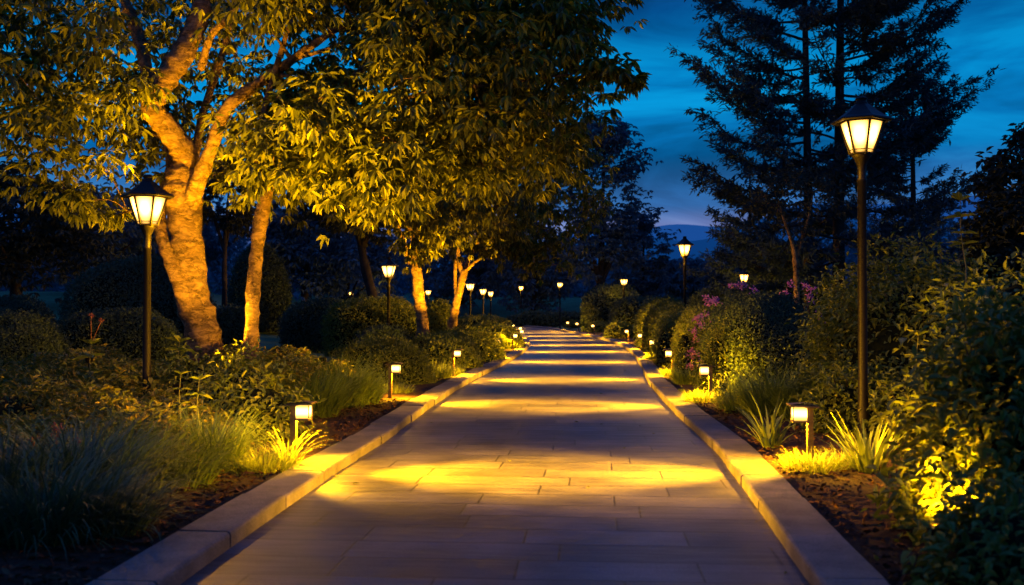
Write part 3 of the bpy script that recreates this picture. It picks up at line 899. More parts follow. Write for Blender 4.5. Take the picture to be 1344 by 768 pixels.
for px, py, d, r_ in [(700, 70, 14.6, .45), (735, 45, 14.7, .4), (760, 20, 14.8, .4), (770, 75, 14.5, .33), (795, 85, 14.5, .22), (818, 92, 14.5, .16), (832, 104, 14.5, .1), (750, 110, 14.6, .35), (720, 150, 14.8, .4), (740, 190, 15, .35), (800, -10, 15, .35), (700, 200, 15, .4),
                      (420, 235, 14.6, .4), (390, 225, 14.6, .35), (450, 225, 14.7, .4), (425, 190, 14.5, .4), (480, 180, 14.6, .4), (460, 255, 14.8, .3), (365, 215, 14.8, .3), (335, 230, 14.8, .22),
                      (575, 215, 14.7, .4), (610, 205, 14.7, .4), (640, 230, 14.8, .3), (560, 180, 14.6, .35), (650, 180, 14.6, .4), (600, 165, 14.5, .35), (560, 60, 14.5, .4), (620, 60, 14.5, .4)]:
    cl.append((*W(px, py, d), r_))
make_tree('broadleaf_tree', 'slender tree with a single pale trunk and leafy crown overhanging the path', [tr2, l2a, l2b, l2c], cl, ('bark', 'canopy'), .175, per=24, lf=6, nseg=16, droop=.5, spread=.5)

# --- two lit trees further along
md = 27.0
tr3 = [(*W(560, 470, md)[:2], .0, .24)]+limb([(556, 440, md, 22), (552, 400, md, 20), (548, 365, md, 19), (546, 335, md, 17), (552, 300, md, 12), (560, 250, md, 8)])
l3a = limb([(548, 360, md, 10), (538, 342, md, 9), (531, 320, 26.8, 7), (518, 285, 26.6, 5)])
l3b = limb([(547, 335, md, 10), (538, 300, md, 8), (520, 250, 27, 6)])
cl = ell_clumps(np.array(W(560, 235, 27)), np.array([3.3, 2.6, 1.9]), 110, .55, keep=lambda q, r: proj(q)[1] < 318-(40 if proj(q)[0] < 540 else 0))
cl += [(*W(px, py, 25.5), .35) for px, py in [(535, 315), (545, 335), (480, 290), (590, 310)]]
make_tree('broadleaf_tree', 'lit tree with a brown trunk rising behind the long clipped hedge', [tr3, l3a, l3b], cl, ('bark_far', 'canopy_far'), .2, per=22, lf=6, nseg=14, group=None)
nd_ = 33.0
tr4 = [(*W(590, 450, nd_)[:2], .0, .25)]+limb([(594, 425, nd_, 16), (600, 395, nd_, 14), (606, 370, nd_, 14), (610, 355, nd_, 12)])
l4a = limb([(608, 362, nd_, 10), (603, 345, nd_, 8), (600, 325, nd_, 8), (596, 290, nd_, 6)])
l4b = limb([(610, 356, nd_, 8), (616, 338, nd_, 7), (630, 310, 32.6, 6), (660, 260, 32, 5)])
l4c = limb([(609, 358, nd_, 7), (622, 345, 32.7, 5), (634, 335, 32.6, 4), (650, 300, 32.4, 2)])
l4d = limb([(600, 395, nd_, 8), (597, 365, nd_, 7), (598, 340, nd_, 6)])
cl = ell_clumps(np.array(W(680, 225, 31)), np.array([2.9, 2.6, 2.6]), 120, .5, keep=lambda q, r: proj(q)[1] < 330 and proj(q)[0] < 790)
cl += [(*W(px, py, 30), .4) for px, py in [(620, 320), (650, 330), (690, 335), (720, 325), (745, 315), (760, 290), (700, 350), (600, 310), (575, 320), (775, 260), (740, 345)]]
make_tree('broadleaf_tree', 'leaning tree with a bright yellow lit trunk that forks low', [tr4, l4a, l4b, l4c, l4d], cl, ('bark_far', 'canopy_far'), .21, per=22, lf=6, nseg=14)

# dark unlit trees on the left lawn
def dark_tree(label, px, ybase, d, htop, wpx, tw, n=70, mat='dark_leaf', leaf=.3, trunk_to=.45, cr=None, per=22, shift=0, lo=.3, name='dark_tree', zf=1.0, lean=0.0):
    x, y, _ = W(px, 0, d); z0 = soil(x, y)-.1
    zt = W(px, htop, d)[2]; H = zt-z0
    rx = wpx/F*d
    if d > 55: mat = 'hazed_leaf'  # distant trees get the leaf colour with haze painted in
    tr = [(x-lean, y, z0, tw), (x-lean*.6, y, z0+H*.2, tw*.8), (x, y, z0+H*trunk_to, tw*.6), (x+.1*rx, y, z0+H*.85, tw*.15)]
    cz = z0+H*(trunk_to+1)/2*zf
    cl = ell_clumps(np.array([x+shift, y, cz]), np.array([rx, rx*.9, H-(cz-z0)]), n, cr or rx*.24, lo=lo)
    lb = [tr]
    for k in range(4):
        a = rng.random()*6.3
        lb.append([(x, y, z0+H*trunk_to*.9, tw*.45), (x+math.cos(a)*rx*.35, y+math.sin(a)*rx*.35, z0+H*(trunk_to+.15), tw*.3), (x+math.cos(a)*rx*.7, y+math.sin(a)*rx*.7, z0+H*(trunk_to+.3), tw*.1)])
    return make_tree(name, label, lb, cl, ('bark_dark', mat), leaf, per=per, lf=5, cat='tree', nseg=8, droop=.3, spread=.6, width=.5)
dark_tree('dark tree with a leaning bare trunk behind the long clipped hedge', 474, 400, 42, 175, 95, .28, n=60, leaf=.28, trunk_to=.5, lean=-.9)
dark_tree('small thin dark tree standing between the thick trunk and the slender trunk', 295, 400, 36, 205, 50, .13, n=34, leaf=.22, trunk_to=.55)
dark_tree('broad dark tree behind the lawn, nearest the edge of view behind the hedges', 20, 400, 48, 215, 115, .3, n=90, leaf=.35, trunk_to=.2)
dark_tree('dark tree closing the lawn between two darker crowns', 120, 400, 62, 250, 80, .3, n=70, leaf=.4, trunk_to=.2)
dark_tree('tall dark tree rising behind the dome topiary', 200, 400, 75, 262, 90, .3, n=70, leaf=.45, trunk_to=.15)
dark_tree('hazy dark tree far behind the slender trunk', 400, 395, 70, 262, 75, .3, n=80, leaf=.42, trunk_to=.15)
dark_tree('hazy dark tree far behind the leaning dark trunk', 455, 395, 82, 280, 70, .3, n=70, leaf=.45, trunk_to=.15)
dark_tree('tall dark tree whose crown stands out blue-black against the sky', 788, 400, 66, 138, 62, .4, n=100, leaf=.33, trunk_to=.22, lo=.25)
dark_tree('lower dark tree in front of the hills, beside the taller blue-black one', 842, 400, 72, 268, 40, .3, n=60, leaf=.33, trunk_to=.1)
dark_tree('dark tree at the bend behind the far lamp posts', 700, 400, 96, 270, 60, .3, n=80, leaf=.5, trunk_to=.1)
dark_tree('dark tree behind the leaning lit trunk far off', 600, 400, 104, 260, 80, .3, n=80, leaf=.55, trunk_to=.1)
dark_tree('dark tree far behind the row of hedges, under the hills', 905, 400, 88, 338, 40, .2, n=60, leaf=.42, trunk_to=.05)
dark_tree('black leafy tree closing the view behind the sprig', 1335, 400, 24, 165, 62, .25, n=110, leaf=.2, trunk_to=.15)
dark_tree('dark rounded tree low behind the purple flowers', 985, 400, 70, 318, 60, .2, n=70, leaf=.4, trunk_to=.05)

# --- tall conifers
def conifer(label, px, d, ztop, tw, blist, seed, px_top=None, name='conifer_tree'):
    g = np.random.default_rng(seed)
    x, y, _ = W(px, 0, d); z0 = soil(x, y)-.1
    r = empty(name, (x, y, z0), 0, label, 'tree')
    H = ztop-z0
    t = MB()
    xt = ((px_top or px)-px)/F*d
    tp = catmull([(0, 0, 0), (xt*.2, 0, H*.35), (xt*.6, .05, H*.7), (xt, 0, H)], 8)
    t.tube(tp, np.linspace(tw, .03, len(tp)), 9)
    t.build('trunk', M['bark_dark'], r)
    br = MB(); fol = MB()
    for (h, az, ln, up) in blist:
        b = np.array([np.interp(h, tp[:, 2], tp[:, 0]), np.interp(h, tp[:, 2], tp[:, 1]), h])
        dv = np.array([math.cos(az), math.sin(az), 0])
        p = [b]
        k = 7
        for q in range(1, k+1):
            s = q/k
            p.append(b+dv*ln*s+np.array([0, 0, ln*(up*s-.10*math.sin(s*PI)+.12*s*s)])+g.normal(size=3)*.05*ln*.3)
        cc = catmull(p, 3)
        br.tube(cc, np.linspace(min(tw*.35, .009*ln+.012), .006, len(cc)), 5)
        # side twigs with flat needle sprays
        m_ = int(12+ln*11)
        ts = np.linspace(.2, 1.0, m_)
        fat = .6+.8*np.abs(np.sin(ts*9+az*3))
        for tt, ft in zip(ts, fat):
            c = cc[int(tt*(len(cc)-1))]
            for sgn in (-1, 1):
                if g.random() < .5: continue
                sl = ft*(.25+.5*(1-tt))*min(1.3, ln*.4)*g.uniform(.6, 1.2)
                sdv = np.array([-dv[1], dv[0], 0])*sgn*.75+dv*.65+np.array([0, 0, g.normal()*.25+.08])
                sdv /= np.linalg.norm(sdv)
                e = c+sdv*sl*(.6 if tt < .4 else 1)+np.array([0, 0, -.05*sl])
                br.tube([c, (c+e)/2+[0, 0, .02], e], [.008, .006, .003], 4)
                nn = int(6+sl*20)
                u = g.random(nn)
                P = c+(e-c)*u[:, None]+g.normal(size=(nn, 3))*.05
                D = norm(sdv+g.normal(size=(nn, 3))*.55+[0, 0, .05]); N = norm(g.normal(size=(nn, 3))*.5+[0, 0, 1])
                L = g.uniform(.12, .28, nn)
                add_leaves(fol, P, D, N, L, L*.28, .1, .1)
    br.build('branch', M['bark_dark'], r)
    fol.build('crown', M['hazed_conifer_leaf'], r)
    return r
def conifer_branches(seed, H, hmin, n, prof, side=0., up0=-.02, up1=.6):
    g = np.random.default_rng(seed); out = []
    for k in range(n):
        h = hmin+(H-hmin)*((k+g.random())/n)
        az = g.random()*2*PI
        if side and g.random() < .55: az = g.normal()*.7+(0 if side > 0 else PI)
        t = (h-hmin)/(H-hmin)
        out.append((h, az, min(4.9-1.2*t, prof(t)*g.uniform(.5, 1.15)), up0+(up1-up0)*t**.8+g.normal()*.13))
    return out
cd = 34.0
pf = lambda a: (lambda t: a*(.75+.25*min(1, t*6))*(1-.75*max(0, t-.35)**1.2))
conifer('tallest conifer, its trunk just beside the tall lamp lantern', 1100, cd, 19.5, .24, conifer_branches(3, 18.5, 2.6, 70, pf(5.2), side=1), 5, px_top=1112)
conifer('tall conifer with straight dark trunk and long feathery branches over the hills', 1062, cd-.8, 17.5, .19, conifer_branches(8, 16.5, 2.4, 58, pf(4.7), side=-1), 6, px_top=1056)
conifer('dark bushy conifer low behind the leaning slim trunk', 985, 44, 7.6, .15, conifer_branches(12, 6.5, .8, 34, lambda t: 3.0*(1-.8*t)), 9)
conifer('dark conifer filling the gap behind the tall lamp pole', 1200, 40, 11.0, .18, conifer_branches(14, 10.0, .9, 60, lambda t: 4.2*(1-.7*t)), 10)
# slim tree with pale trunk in front of the conifers
td = 29.
s1 = [(*W(1047, 0, td)[:2], soil(*W(1047, 0, td)[:2])-.1, .12)]+limb([(1046, 405, td, 12), (1046, 380, td, 10), (1044, 340, td, 9), (1040, 318, td, 7), (1030, 290, td, 4), (1022, 262, td, 3)])
s2 = limb([(1045, 345, td, 7), (1052, 318, td, 6), (1062, 285, td, 4), (1068, 250, td, 3)])
cl = ell_clumps(np.array(W(1045, 265, 29)), np.array([1.5, 1.3, 1.0]), 22, .35)
make_tree('slim_tree', 'slim tree with a pale grey trunk splitting in a V before the conifers', [s1, s2], cl, ('bark_far', 'dark_leaf'), .16, per=16, lf=5, nseg=10, droop=.3)

# far wood as one mass + hills
mb = MB()
n = 150000
xx = rng.uniform(-260, 260, n); yy = rng.uniform(118, 210, n)
hgt = 6.5+3.5*np.sin(xx*.11)+2.5*np.sin(xx*.27+1)+2*np.sin(xx*.61+yy*.1)
hole = sm(14, 34, np.abs(xx-24))
zz = rng.random(n)**.8*hgt*(.35+.65*hole)+terrain(xx, yy)-.3
L = rng.uniform(.6, 1.3, n)
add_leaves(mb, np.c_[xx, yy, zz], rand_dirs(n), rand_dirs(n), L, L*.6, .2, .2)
tag(mb.build('woods', M['hazed_leaf']), 'dark far-off wood closing the park behind the lawns', 'wood', kind='stuff')

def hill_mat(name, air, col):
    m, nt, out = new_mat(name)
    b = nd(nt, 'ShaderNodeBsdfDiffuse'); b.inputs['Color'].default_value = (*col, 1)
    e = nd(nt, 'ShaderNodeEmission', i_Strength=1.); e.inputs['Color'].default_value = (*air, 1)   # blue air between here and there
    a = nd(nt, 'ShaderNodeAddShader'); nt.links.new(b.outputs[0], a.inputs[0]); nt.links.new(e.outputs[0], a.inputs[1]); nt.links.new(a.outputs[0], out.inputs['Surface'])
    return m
def ridge(dist, base, amp, seed, mat):
    g = np.random.default_rng(seed)
    x = np.linspace(-1.1*dist, 1.1*dist, 260)
    h = base+sum(amp/(k**1.1)*np.sin(x/dist*(7*k)+g.random()*6.3) for k in range(1, 9))
    V = []
    for f, yo in ((0, -.25*dist), (.55, -.1*dist), (1, 0), (.3, .3*dist)):
        V.append(np.c_[x, np.full_like(x, dist+yo), np.maximum(h*f, -5)-(20 if f == 0 else 0)])
    V = np.stack(V, 1); n, k = V.shape[:2]
    mb = MB(); i, j = np.meshgrid(np.arange(n-1), np.arange(k-1), indexing='ij')
    mb.add(V, np.stack([i*k+j, (i+1)*k+j, (i+1)*k+j+1, i*k+j+1], -1).reshape(-1, 4))
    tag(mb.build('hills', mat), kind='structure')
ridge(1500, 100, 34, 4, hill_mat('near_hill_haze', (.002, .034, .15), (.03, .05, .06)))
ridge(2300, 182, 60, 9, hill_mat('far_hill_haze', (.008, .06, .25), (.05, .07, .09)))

# ------------------------------------------------------------------ hedges and topiary
def hedge_px(label, x0, x1, ytop, d, dep, mat, name='hedge', leaf=None, p=2.7, h=None, **kw):
    c = W((x0+x1)/2, ytop, d)
    rx = (x1-x0)/2/F*d
    z = soil(c[0], d)-.04
    hh = h or max(.3, c[2]-z)
    return hedge(name, label, c[0], d, rx, dep, hh, mat, leaf or max(.042, .0026*d), p=p, z=z, **kw)
# left side, along the path
hedge_px('rounded clipped hedge right behind the low bollard with a lamp post in it', 446, 566, 449, 19.2, 1.0, 'hedge', rag=.12)
hedge_px('low mounded clipped hedge between the second lamp post and the lit leaning tree', 540, 628, 440, 24.5, 1.3, 'hedge', rag=.1)
hedge_px('bright edged rounded hedge at the kerb before the bend', 574, 658, 433, 28.0, 1.5, 'hedge', rag=.1)
hedge_px('dark rounded hedge on the inside of the bend', 612, 684, 428, 37., 2.6, 'hedge', rag=.1)
hedge_px('long clipped hedge behind the second lamp post, a trunk rising by it', 432, 558, 394, 30.5, 1.1, 'hedge', p=3.4)
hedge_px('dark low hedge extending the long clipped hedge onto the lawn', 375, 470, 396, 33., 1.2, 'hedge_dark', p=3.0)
hedge_px('rounded hedge between the two lit trunks', 556, 592, 397, 34., 1.2, 'hedge', p=3.0)
hedge_px('low hedge running along the far path behind the bend', 596, 676, 417, 50., 1.2, 'hedge')
hedge_px('small mounded bush under the long clipped hedge', 468, 540, 432, 24., .8, 'hedge_dark')
# dark shapes on the left lawn
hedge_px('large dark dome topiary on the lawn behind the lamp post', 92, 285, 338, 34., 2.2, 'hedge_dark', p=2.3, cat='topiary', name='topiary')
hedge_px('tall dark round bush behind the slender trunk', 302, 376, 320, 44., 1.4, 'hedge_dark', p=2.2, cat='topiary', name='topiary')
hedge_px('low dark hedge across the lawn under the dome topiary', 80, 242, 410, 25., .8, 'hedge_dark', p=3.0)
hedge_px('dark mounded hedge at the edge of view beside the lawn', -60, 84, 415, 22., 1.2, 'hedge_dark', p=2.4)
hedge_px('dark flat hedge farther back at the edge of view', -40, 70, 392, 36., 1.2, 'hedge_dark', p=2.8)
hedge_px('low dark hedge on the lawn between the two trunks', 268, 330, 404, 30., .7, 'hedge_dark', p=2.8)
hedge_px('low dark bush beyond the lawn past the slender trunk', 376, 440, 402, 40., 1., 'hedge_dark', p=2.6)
# right side
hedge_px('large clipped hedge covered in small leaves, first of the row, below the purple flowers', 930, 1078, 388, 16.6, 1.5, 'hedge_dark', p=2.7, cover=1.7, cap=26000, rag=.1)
hedge_px('second clipped hedge of the row with lamp post behind', 889, 985, 404, 21.2, 1.5, 'hedge', p=2.8, rag=.08)
hedge_px('third clipped hedge of the row, narrow and upright', 864, 935, 410, 25.8, 1.5, 'hedge', p=2.8)
hedge_px('fourth clipped hedge of the row, lighter green', 850, 912, 402, 30.5, 1.6, 'hedge', p=2.8)
hedge_px('fifth rounded hedge, the last of the row, tallest and palest', 838, 905, 396, 36., 1.8, 'hedge', p=2.6)
hedge_px('low round bush at the kerb beyond the hedge row', 774, 802, 424, 59., 1.2, 'hedge', p=2.4)
hedge_px('mounded bush at the kerb by the far lamp post', 796, 834, 425, 47.5, 1.0, 'hedge', p=2.4)
hedge_px('small round bush at the outer bend near a bollard', 742, 768, 424, 77., 1.2, 'hedge', p=2.4)
hedge_px('large clipped dome bush behind the lamp post at the bend', 765, 850, 376, 62., 2.4, 'hedge_dark', p=2.9)
hedge_px('low flat hedge under the dome bush', 800, 930, 392, 58., 1.6, 'hedge_dark', p=3.0)
hedge_px('long low hedge bordering the pale lawn at the bend', 668, 772, 412, 84., 2.0, 'hedge_dark', p=3.2)
hedge_px('dark hedge rising behind the slim pale trunk', 995, 1095, 340, 40., 1.6, 'hedge_dark', p=2.8)
hedge_px('dark bush behind the row below the hills', 905, 965, 380, 45., 1.6, 'hedge_dark', p=2.5)

# ivy-like lit end of the first hedge
shrub('climbing_shrub', 'upright leafy shrub glowing at the end of the first hedge by a bollard', *W(940, 0, 15.9)[:2], .30, .35, 1.22, 'shrub', leaf=.055, n_clump=90, per=22, clump=.2)
shrub('climbing_shrub', 'narrow leafy shrub against the second hedge of the row', *W(898, 0, 20.2)[:2], .26, .4, 1.15, 'shrub', leaf=.06, n_clump=60, per=20, clump=.2)
shrub('climbing_shrub', 'narrow leafy shrub against the third hedge of the row', *W(872, 0, 24.7)[:2], .26, .4, 1.1, 'shrub', leaf=.07, n_clump=50, per=18, clump=.2)

# purple flowering shrub
def flowering(label, px, ytop, d, rx, n):
    c = W(px, ytop, d); z = soil(c[0], d); h = c[2]-z
    r = shrub('flowering_shrub', label, c[0], d, rx, .9, h-.08, 'hedge_dark', leaf=.08, n_clump=60, per=18, clump=.25)
    for k in range(n):
        mb = MB()
        dv = rng.normal(size=3); dv /= np.linalg.norm(dv); dv[2] = abs(dv[2])
        q = dv*[rx, .9, h-.02]*rng.uniform(.93, 1.1)
        m_ = 22
        D = rand_dirs(m_)
        add_leaves(mb, q+D*.03*rng.uniform(.2, 1.3, m_)[:, None]+rng.normal(size=(m_, 3))*[.028, .028, .02], D, rand_dirs(m_), .055, .032)
        mb.build('flower', M['purple'], r)
flowering('purple flowering shrub behind the first hedge, with a lantern above it', 968, 374, 19.4, .95, 60)
flowering('purple flowering shrub nearer the slim trunk, sparser in bloom', 1045, 372, 20.0, .62, 26)

# right-hand shrubs
shrub('leafy_shrub', 'big dark spreading shrub behind the tall lamp pole', *W(1215, 0, 12.6)[:2], 1.6, 1.2, W(1200, 318, 12.4)[2]-.1, 'hedge', leaf=.085, n_clump=420, per=42, clump=.3)
shrub('leafy_shrub', 'upright dark green shrub between the first hedge and the lamp pole', *W(1110, 0, 13.4)[:2], .55, .6, W(1110, 356, 13.4)[2]-.1, 'hedge', leaf=.075, n_clump=220, per=30, clump=.25)
shrub('leafy_shrub', 'tall shrub at the edge of view with leaves against the sky', *W(1340, 0, 9.2)[:2], .85, .8, W(1330, 300, 9.2)[2]-.1, 'hedge', leaf=.10, n_clump=110, per=30, clump=.28)
shrub('leafy_shrub', 'low bright leaved shrub lit yellow behind the lamp pole', *W(1120, 0, 11.3)[:2], .62, .5, .78, 'shrub', leaf=.085, n_clump=80, per=30, clump=.2)
shrub('leafy_shrub', 'low shrub in shade beside the lamp pole, dull green', *W(1195, 0, 10.6)[:2], .5, .5, .78, 'shrub', leaf=.08, n_clump=60, per=28, clump=.2)
shrub('leafy_shrub', 'large close leafy bush glowing yellow at its foot, nearest at the edge', *W(1330, 0, 6.1)[:2], .66, .75, 1.46, 'shrub', leaf=.085, n_clump=330, per=32, clump=.2, width=.5)
shrub('leafy_shrub', 'small lit bush in front of the close leafy bush', *W(1278, 0, 6.6)[:2], .30, .34, .80, 'shrub', leaf=.075, n_clump=70, per=26, clump=.15, width=.5)
shrub('leafy_shrub', 'low dark bush at the lower corner beside the close leafy bush', *W(1330, 0, 4.9)[:2], .42, .5, .55, 'hedge', leaf=.07, n_clump=90, per=26, clump=.16, width=.5)
sprig('sprig', 'upright sprig of pale leaves standing before the dark spreading shrub', (*W(1205, 0, 9.6)[:2], .62), .62, 3, .13, 'shrub')
sprig('sprig', 'tall sprig of leaves rising against the sky above the shrubs', (*W(1268, 0, 11.8)[:2], 2.0), .78, 4, .17, 'shrub', lean=(-.06, 0))
sprig('sprig', 'short leafy sprig on top of the shrub beside the lamp pole', (*W(1128, 0, 12.5)[:2], 1.75), .42, 3, .10, 'shrub')
# right-hand grasses
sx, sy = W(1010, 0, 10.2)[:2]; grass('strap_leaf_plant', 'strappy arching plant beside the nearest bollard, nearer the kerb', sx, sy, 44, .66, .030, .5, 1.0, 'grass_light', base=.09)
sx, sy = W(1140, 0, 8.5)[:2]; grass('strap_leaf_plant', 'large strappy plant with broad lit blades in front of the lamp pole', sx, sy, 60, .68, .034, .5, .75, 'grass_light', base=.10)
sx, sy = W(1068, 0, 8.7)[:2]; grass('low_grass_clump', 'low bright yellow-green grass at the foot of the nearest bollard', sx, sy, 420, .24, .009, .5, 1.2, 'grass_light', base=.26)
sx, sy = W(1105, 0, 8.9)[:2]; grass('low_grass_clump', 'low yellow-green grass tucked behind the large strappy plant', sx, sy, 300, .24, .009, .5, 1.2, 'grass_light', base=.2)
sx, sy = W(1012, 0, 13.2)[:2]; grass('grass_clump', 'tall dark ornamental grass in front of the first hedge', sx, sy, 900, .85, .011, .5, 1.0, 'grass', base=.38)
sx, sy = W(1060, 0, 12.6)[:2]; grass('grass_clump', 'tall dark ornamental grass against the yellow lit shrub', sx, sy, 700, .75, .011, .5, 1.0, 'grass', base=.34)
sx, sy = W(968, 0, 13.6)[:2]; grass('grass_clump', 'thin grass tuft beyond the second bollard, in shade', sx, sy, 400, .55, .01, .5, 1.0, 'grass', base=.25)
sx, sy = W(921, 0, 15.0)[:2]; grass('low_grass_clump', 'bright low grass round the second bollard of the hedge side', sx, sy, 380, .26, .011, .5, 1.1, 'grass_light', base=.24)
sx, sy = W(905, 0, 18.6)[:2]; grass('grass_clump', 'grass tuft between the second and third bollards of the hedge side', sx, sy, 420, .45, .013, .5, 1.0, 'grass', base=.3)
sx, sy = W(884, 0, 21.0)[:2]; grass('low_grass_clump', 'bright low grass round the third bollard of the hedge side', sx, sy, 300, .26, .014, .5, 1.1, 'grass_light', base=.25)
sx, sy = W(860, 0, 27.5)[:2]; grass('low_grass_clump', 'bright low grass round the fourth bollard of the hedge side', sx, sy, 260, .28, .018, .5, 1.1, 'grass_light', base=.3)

# left-hand grasses
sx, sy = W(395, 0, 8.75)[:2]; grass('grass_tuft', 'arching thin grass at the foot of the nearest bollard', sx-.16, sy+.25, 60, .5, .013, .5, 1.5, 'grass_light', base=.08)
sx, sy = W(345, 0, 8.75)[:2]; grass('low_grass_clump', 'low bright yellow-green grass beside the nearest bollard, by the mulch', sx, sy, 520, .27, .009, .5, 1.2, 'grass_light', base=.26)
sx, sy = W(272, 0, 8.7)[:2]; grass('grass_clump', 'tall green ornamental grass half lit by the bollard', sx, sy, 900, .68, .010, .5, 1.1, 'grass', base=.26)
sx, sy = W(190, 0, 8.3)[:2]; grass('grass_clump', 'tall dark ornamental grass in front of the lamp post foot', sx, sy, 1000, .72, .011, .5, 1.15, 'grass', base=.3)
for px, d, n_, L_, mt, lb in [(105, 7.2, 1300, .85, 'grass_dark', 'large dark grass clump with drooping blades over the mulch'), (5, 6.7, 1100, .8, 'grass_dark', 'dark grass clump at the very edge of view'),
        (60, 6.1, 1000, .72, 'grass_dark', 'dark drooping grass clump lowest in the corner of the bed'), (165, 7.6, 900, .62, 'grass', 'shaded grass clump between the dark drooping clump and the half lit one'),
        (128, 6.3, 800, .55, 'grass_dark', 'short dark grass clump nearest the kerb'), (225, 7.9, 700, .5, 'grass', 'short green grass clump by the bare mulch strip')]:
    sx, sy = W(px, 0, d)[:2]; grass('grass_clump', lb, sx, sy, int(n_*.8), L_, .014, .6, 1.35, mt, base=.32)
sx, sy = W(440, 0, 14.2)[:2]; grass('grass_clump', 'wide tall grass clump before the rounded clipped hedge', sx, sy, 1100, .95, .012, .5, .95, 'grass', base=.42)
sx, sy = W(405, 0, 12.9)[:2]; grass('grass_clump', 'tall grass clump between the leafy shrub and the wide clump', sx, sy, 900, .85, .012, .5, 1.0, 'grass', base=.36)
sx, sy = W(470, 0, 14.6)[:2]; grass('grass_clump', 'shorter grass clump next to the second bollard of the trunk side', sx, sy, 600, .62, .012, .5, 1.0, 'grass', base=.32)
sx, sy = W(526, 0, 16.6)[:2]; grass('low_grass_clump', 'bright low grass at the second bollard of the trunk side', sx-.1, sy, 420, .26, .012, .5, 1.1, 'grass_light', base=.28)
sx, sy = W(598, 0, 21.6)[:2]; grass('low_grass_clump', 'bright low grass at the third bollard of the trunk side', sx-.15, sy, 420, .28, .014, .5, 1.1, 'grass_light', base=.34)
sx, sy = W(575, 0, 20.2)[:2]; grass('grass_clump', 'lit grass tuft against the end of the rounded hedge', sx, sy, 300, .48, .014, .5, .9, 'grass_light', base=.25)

# left leafy bed: ground cover mass + shrubs one can tell apart
mb = MB()
n = 62000
xx = rng.uniform(-10.5, -2.6, n); yy = rng.uniform(8.2, 17.2, n)
_, ii = near(xx, yy)
edge = -(HALF[ii]+KW)+CL[ii, 0]
ok = (xx < edge-.55-.25*np.sin(yy*2)) & (xx > -.62*yy-1.)
xx, yy = xx[ok], yy[ok]; n = len(xx)
hh = .30+.14*np.sin(xx*2.1+yy)+.10*np.sin(yy*2.7-xx*1.3)+.08*np.sin(xx*5+yy*4.1)
hh = np.clip(hh+.22*sm(11, 14, yy), .15, 1)*sm(0, .8, edge[ok]-.3-xx)
zz = .1+hh*(1-.55*rng.random(n)**2.2)
D = norm(rand_dirs(n)*[1, 1, .5]+[0, 0, .1]); N = norm(rand_dirs(n)*.55+[0, 0, 1])
L = rng.uniform(.045, .105, n)
add_leaves(mb, np.c_[xx, yy, zz], D, N, L, L*.5, .2, .25)
tag(mb.build('ground_cover', M['cover']), 'leafy yellow-green ground cover filling the bed behind the lamp post', 'ground cover', kind='stuff')
shrub('leafy_shrub', 'dense leafy shrub under the slender trunk, lit from the path', *W(322, 0, 12.4)[:2], .62, .7, .88, 'shrub', leaf=.085, n_clump=110, per=28, clump=.2)
shrub('leafy_shrub', 'dense leafy shrub under the thick forked trunk', *W(262, 0, 13.2)[:2], .6, .6, .86, 'shrub', leaf=.085, n_clump=90, per=28, clump=.2)
shrub('leafy_shrub', 'broad low shrub just behind the lamp post', *W(180, 0, 13.4)[:2], .7, .6, .66, 'cover', leaf=.08, n_clump=80, per=26, clump=.2)
shrub('leafy_shrub', 'broad low yellowish shrub toward the edge of view', *W(75, 0, 13.0)[:2], .9, .7, .66, 'cover', leaf=.08, n_clump=100, per=26, clump=.2)
shrub('leafy_shrub', 'low rusty leaved shrub at the edge of view', *W(5, 0, 11.0)[:2], .8, .7, .6, 'cover', leaf=.085, n_clump=90, per=26, clump=.2)
shrub('leafy_shrub', 'dark leafy shrub just behind the nearest bollard', *W(345, 0, 10.8)[:2], .46, .5, .74, 'shrub', leaf=.085, n_clump=70, per=26, clump=.18)
sprig('sprig', 'flowering stalk with two rusty heads rising from the ground cover', (*W(120, 0, 12.6)[:2], .55), .50, 3, .17, 'shrub', flower=[(-.005, 0, .86), (.13, 0, .80)])
sprig('sprig', 'bright leaf rosette at the foot of the thick trunk', (*W(236, 0, 14.2)[:2], .68), .34, 3, .22, 'grass_light')
sprig('sprig', 'lit leafy sprig between the lamp post and the nearest bollard', (*W(262, 0, 9.8)[:2], .38), .42, 3, .13, 'grass_light')
sprig('sprig', 'pale leafy sprig beside the lamp post, left of a lit one' if False else 'pale leafy sprig close beside the lamp post pole', (*W(238, 0, 10.0)[:2], .38), .46, 3, .10, 'shrub')
# reddish flower heads low in front
fo = empty('flower_cluster', (*W(50, 0, 7.6)[:2], .1), 0, 'dim reddish flowers among dark grass at the edge of view', 'flowers')
for k in range(6):
    mb = MB()
    q = np.array([rng.uniform(-.3, .3), rng.uniform(-.15, .15), rng.uniform(.34, .5)]); D = rand_dirs(18)
    add_leaves(mb, q+D*.01, D, rand_dirs(18), .04, .022)
    mb.tube([q*[.6, .6, 0], q*[.8, .8, .5], q], .004, 5)
    mb.build('flower', M['rust_flower'], fo)
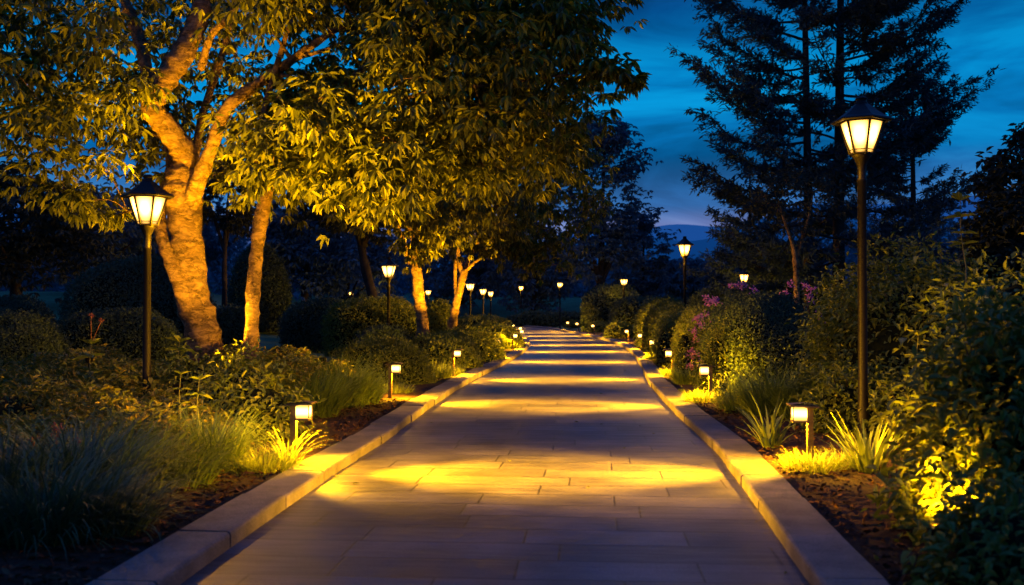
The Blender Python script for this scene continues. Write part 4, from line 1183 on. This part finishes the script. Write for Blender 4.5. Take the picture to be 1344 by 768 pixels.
# ------------------------------------------------------------------ uplights
uplight(-4.15, 14.9, (-5.5, 17, 3.4), 8200, 66, 'small spotlight in the bed aimed at the thick forked trunk', blend=1., lift=.35)
uplight(-4.7, 14.5, (-5.95, 16.9, 5.8), 6800, 42, 'small spotlight in the bed aimed at the upper fork of the thick trunk', lift=.45)
uplight(-2.75, 14.5, (-3.5, 15.7, 3.4), 1300, 60, 'small spotlight in the bed below the slender tree', lift=.5)
uplight(-3.75, 11.2, (-2.5, 14.8, 4.1), 7600, 60, 'small spotlight in the shrubs near the lamp post aimed into the crowns', blend=1., lift=.36)
uplight(-2.15, 17.0, (-.9, 15.0, 4.8), 1500, 84, 'small spotlight behind the wide grass clump aimed into the overhanging crown', lift=.3)
uplight(-2.0, 25.9, (-2.4, 27, 4.0), 3600, 84, 'small spotlight among low hedges aimed at the brown trunk', lift=.5)
uplight(-.80, 31.2, (-1.9, 32.6, 3.4), 5200, 84, 'small spotlight at the kerb aimed at the leaning yellow trunk', lift=.2)
uplight(-5.6, 13.2, (-6.6, 16, 5.4), 900, 90, 'small spotlight in the ground cover below the outer branches', lift=.6)
uplight(2.36, 5.55, (2.95, 6.3, .72), 900, 84, 'small spotlight at the foot of the close leafy bush')
# ------------------------------------------------------------------ sky, sun, camera
w = bpy.data.worlds.new('World'); S.world = w; w.use_nodes = True
nt = w.node_tree; nt.nodes.clear()
SUN_EL, SUN_ROT = R_(1.0), R_(200)
sky = nd(nt, 'ShaderNodeTexSky'); sky.sky_type = 'NISHITA'; sky.sun_disc = False; sky.sun_elevation = SUN_EL; sky.sun_rotation = SUN_ROT
sky.ozone_density = 6.0; sky.air_density = 1.2
tc = nd(nt, 'ShaderNodeTexCoord')
sp = nd(nt, 'ShaderNodeSeparateXYZ'); nt.links.new(tc.outputs['Generated'], sp.inputs[0])
grad = ramp(nt, sp.outputs['Z'], [(0, (.008, .06, .22)), (.06, (.05, .15, .45)), (.083, (.19, .27, .58)), (.10, (.05, .20, .52)), (.15, (.002, .19, .52)), (.225, (.001, .28, .68)), (.285, (.001, .10, .33)), (.45, (.03, .14, .58)), (1, (.03, .16, .72))])
# clouds: noise on the sky plane, stretched near the horizon
mp = nd(nt, 'ShaderNodeMapping'); mp.inputs['Scale'].default_value = (2.2, 2.2, 8.5); mp.inputs['Location'].default_value = (3.1, .4, 1.7)
nt.links.new(tc.outputs['Generated'], mp.inputs['Vector'])
n1 = nd(nt, 'ShaderNodeTexNoise', i_Scale=1.6, i_Detail=8., i_Roughness=.58, i_Distortion=.7); nt.links.new(mp.outputs[0], n1.inputs['Vector'])
cm = ramp(nt, n1.outputs['Fac'], [(.36, (.5, .42, .46)), (.46, (.75, .74, .8)), (.55, (1.1, 1.05, 1.0)), (.68, (1.5, 1.35, 1.2))])
mul = nd(nt, 'ShaderNodeMixRGB', blend_type='MULTIPLY'); mul.inputs[0].default_value = 1.0
nt.links.new(grad, mul.inputs[1]); nt.links.new(cm, mul.inputs[2])
ss = nd(nt, 'ShaderNodeVectorMath', operation='SCALE'); ss.inputs['Scale'].default_value = .005
nt.links.new(sky.outputs[0], ss.inputs[0])
ad = nd(nt, 'ShaderNodeVectorMath', operation='ADD'); nt.links.new(mul.outputs[0], ad.inputs[0]); nt.links.new(ss.outputs[0], ad.inputs[1])
bg = nd(nt, 'ShaderNodeBackground', i_Strength=1.0); nt.links.new(ad.outputs[0], bg.inputs['Color'])
wo = nd(nt, 'ShaderNodeOutputWorld'); nt.links.new(bg.outputs[0], wo.inputs['Surface'])

sl = bpy.data.lights.new('sun', 'SUN'); sl.energy = .008; sl.angle = R_(12); sl.color = (1, .8, .7)
so = bpy.data.objects.new('sun', sl); COL.objects.link(so); so.rotation_euler = (PI/2-R_(3), 0, PI-SUN_ROT)

cam = bpy.data.cameras.new('camera'); cam.lens = 36*F/1344; cam.sensor_width = 36; cam.clip_end = 6000; cam.clip_start = .05
cam.dof.use_dof = True; cam.dof.focus_distance = 15.; cam.dof.aperture_fstop = 2.0
co = bpy.data.objects.new('camera', cam); COL.objects.link(co)
co.location = (0, 0, CAMZ); co.rotation_euler = (PI/2+math.atan((HY-384)/F), 0, 0)
S.camera = co
S.view_settings.view_transform = 'Standard'; S.view_settings.look = 'None'; S.view_settings.exposure = 0; S.view_settings.gamma = 1
S.render.engine = 'CYCLES'
c = S.cycles
c.use_denoising = True; c.denoiser = 'OPENIMAGEDENOISE'
c.max_bounces = 5; c.diffuse_bounces = 2; c.glossy_bounces = 2; c.transmission_bounces = 2; c.transparent_max_bounces = 4
c.sample_clamp_indirect = 2.0; c.sample_clamp_direct = 0
c.adaptive_threshold = .025; c.use_light_tree = True; c.caustics_reflective = False; c.caustics_refractive = False
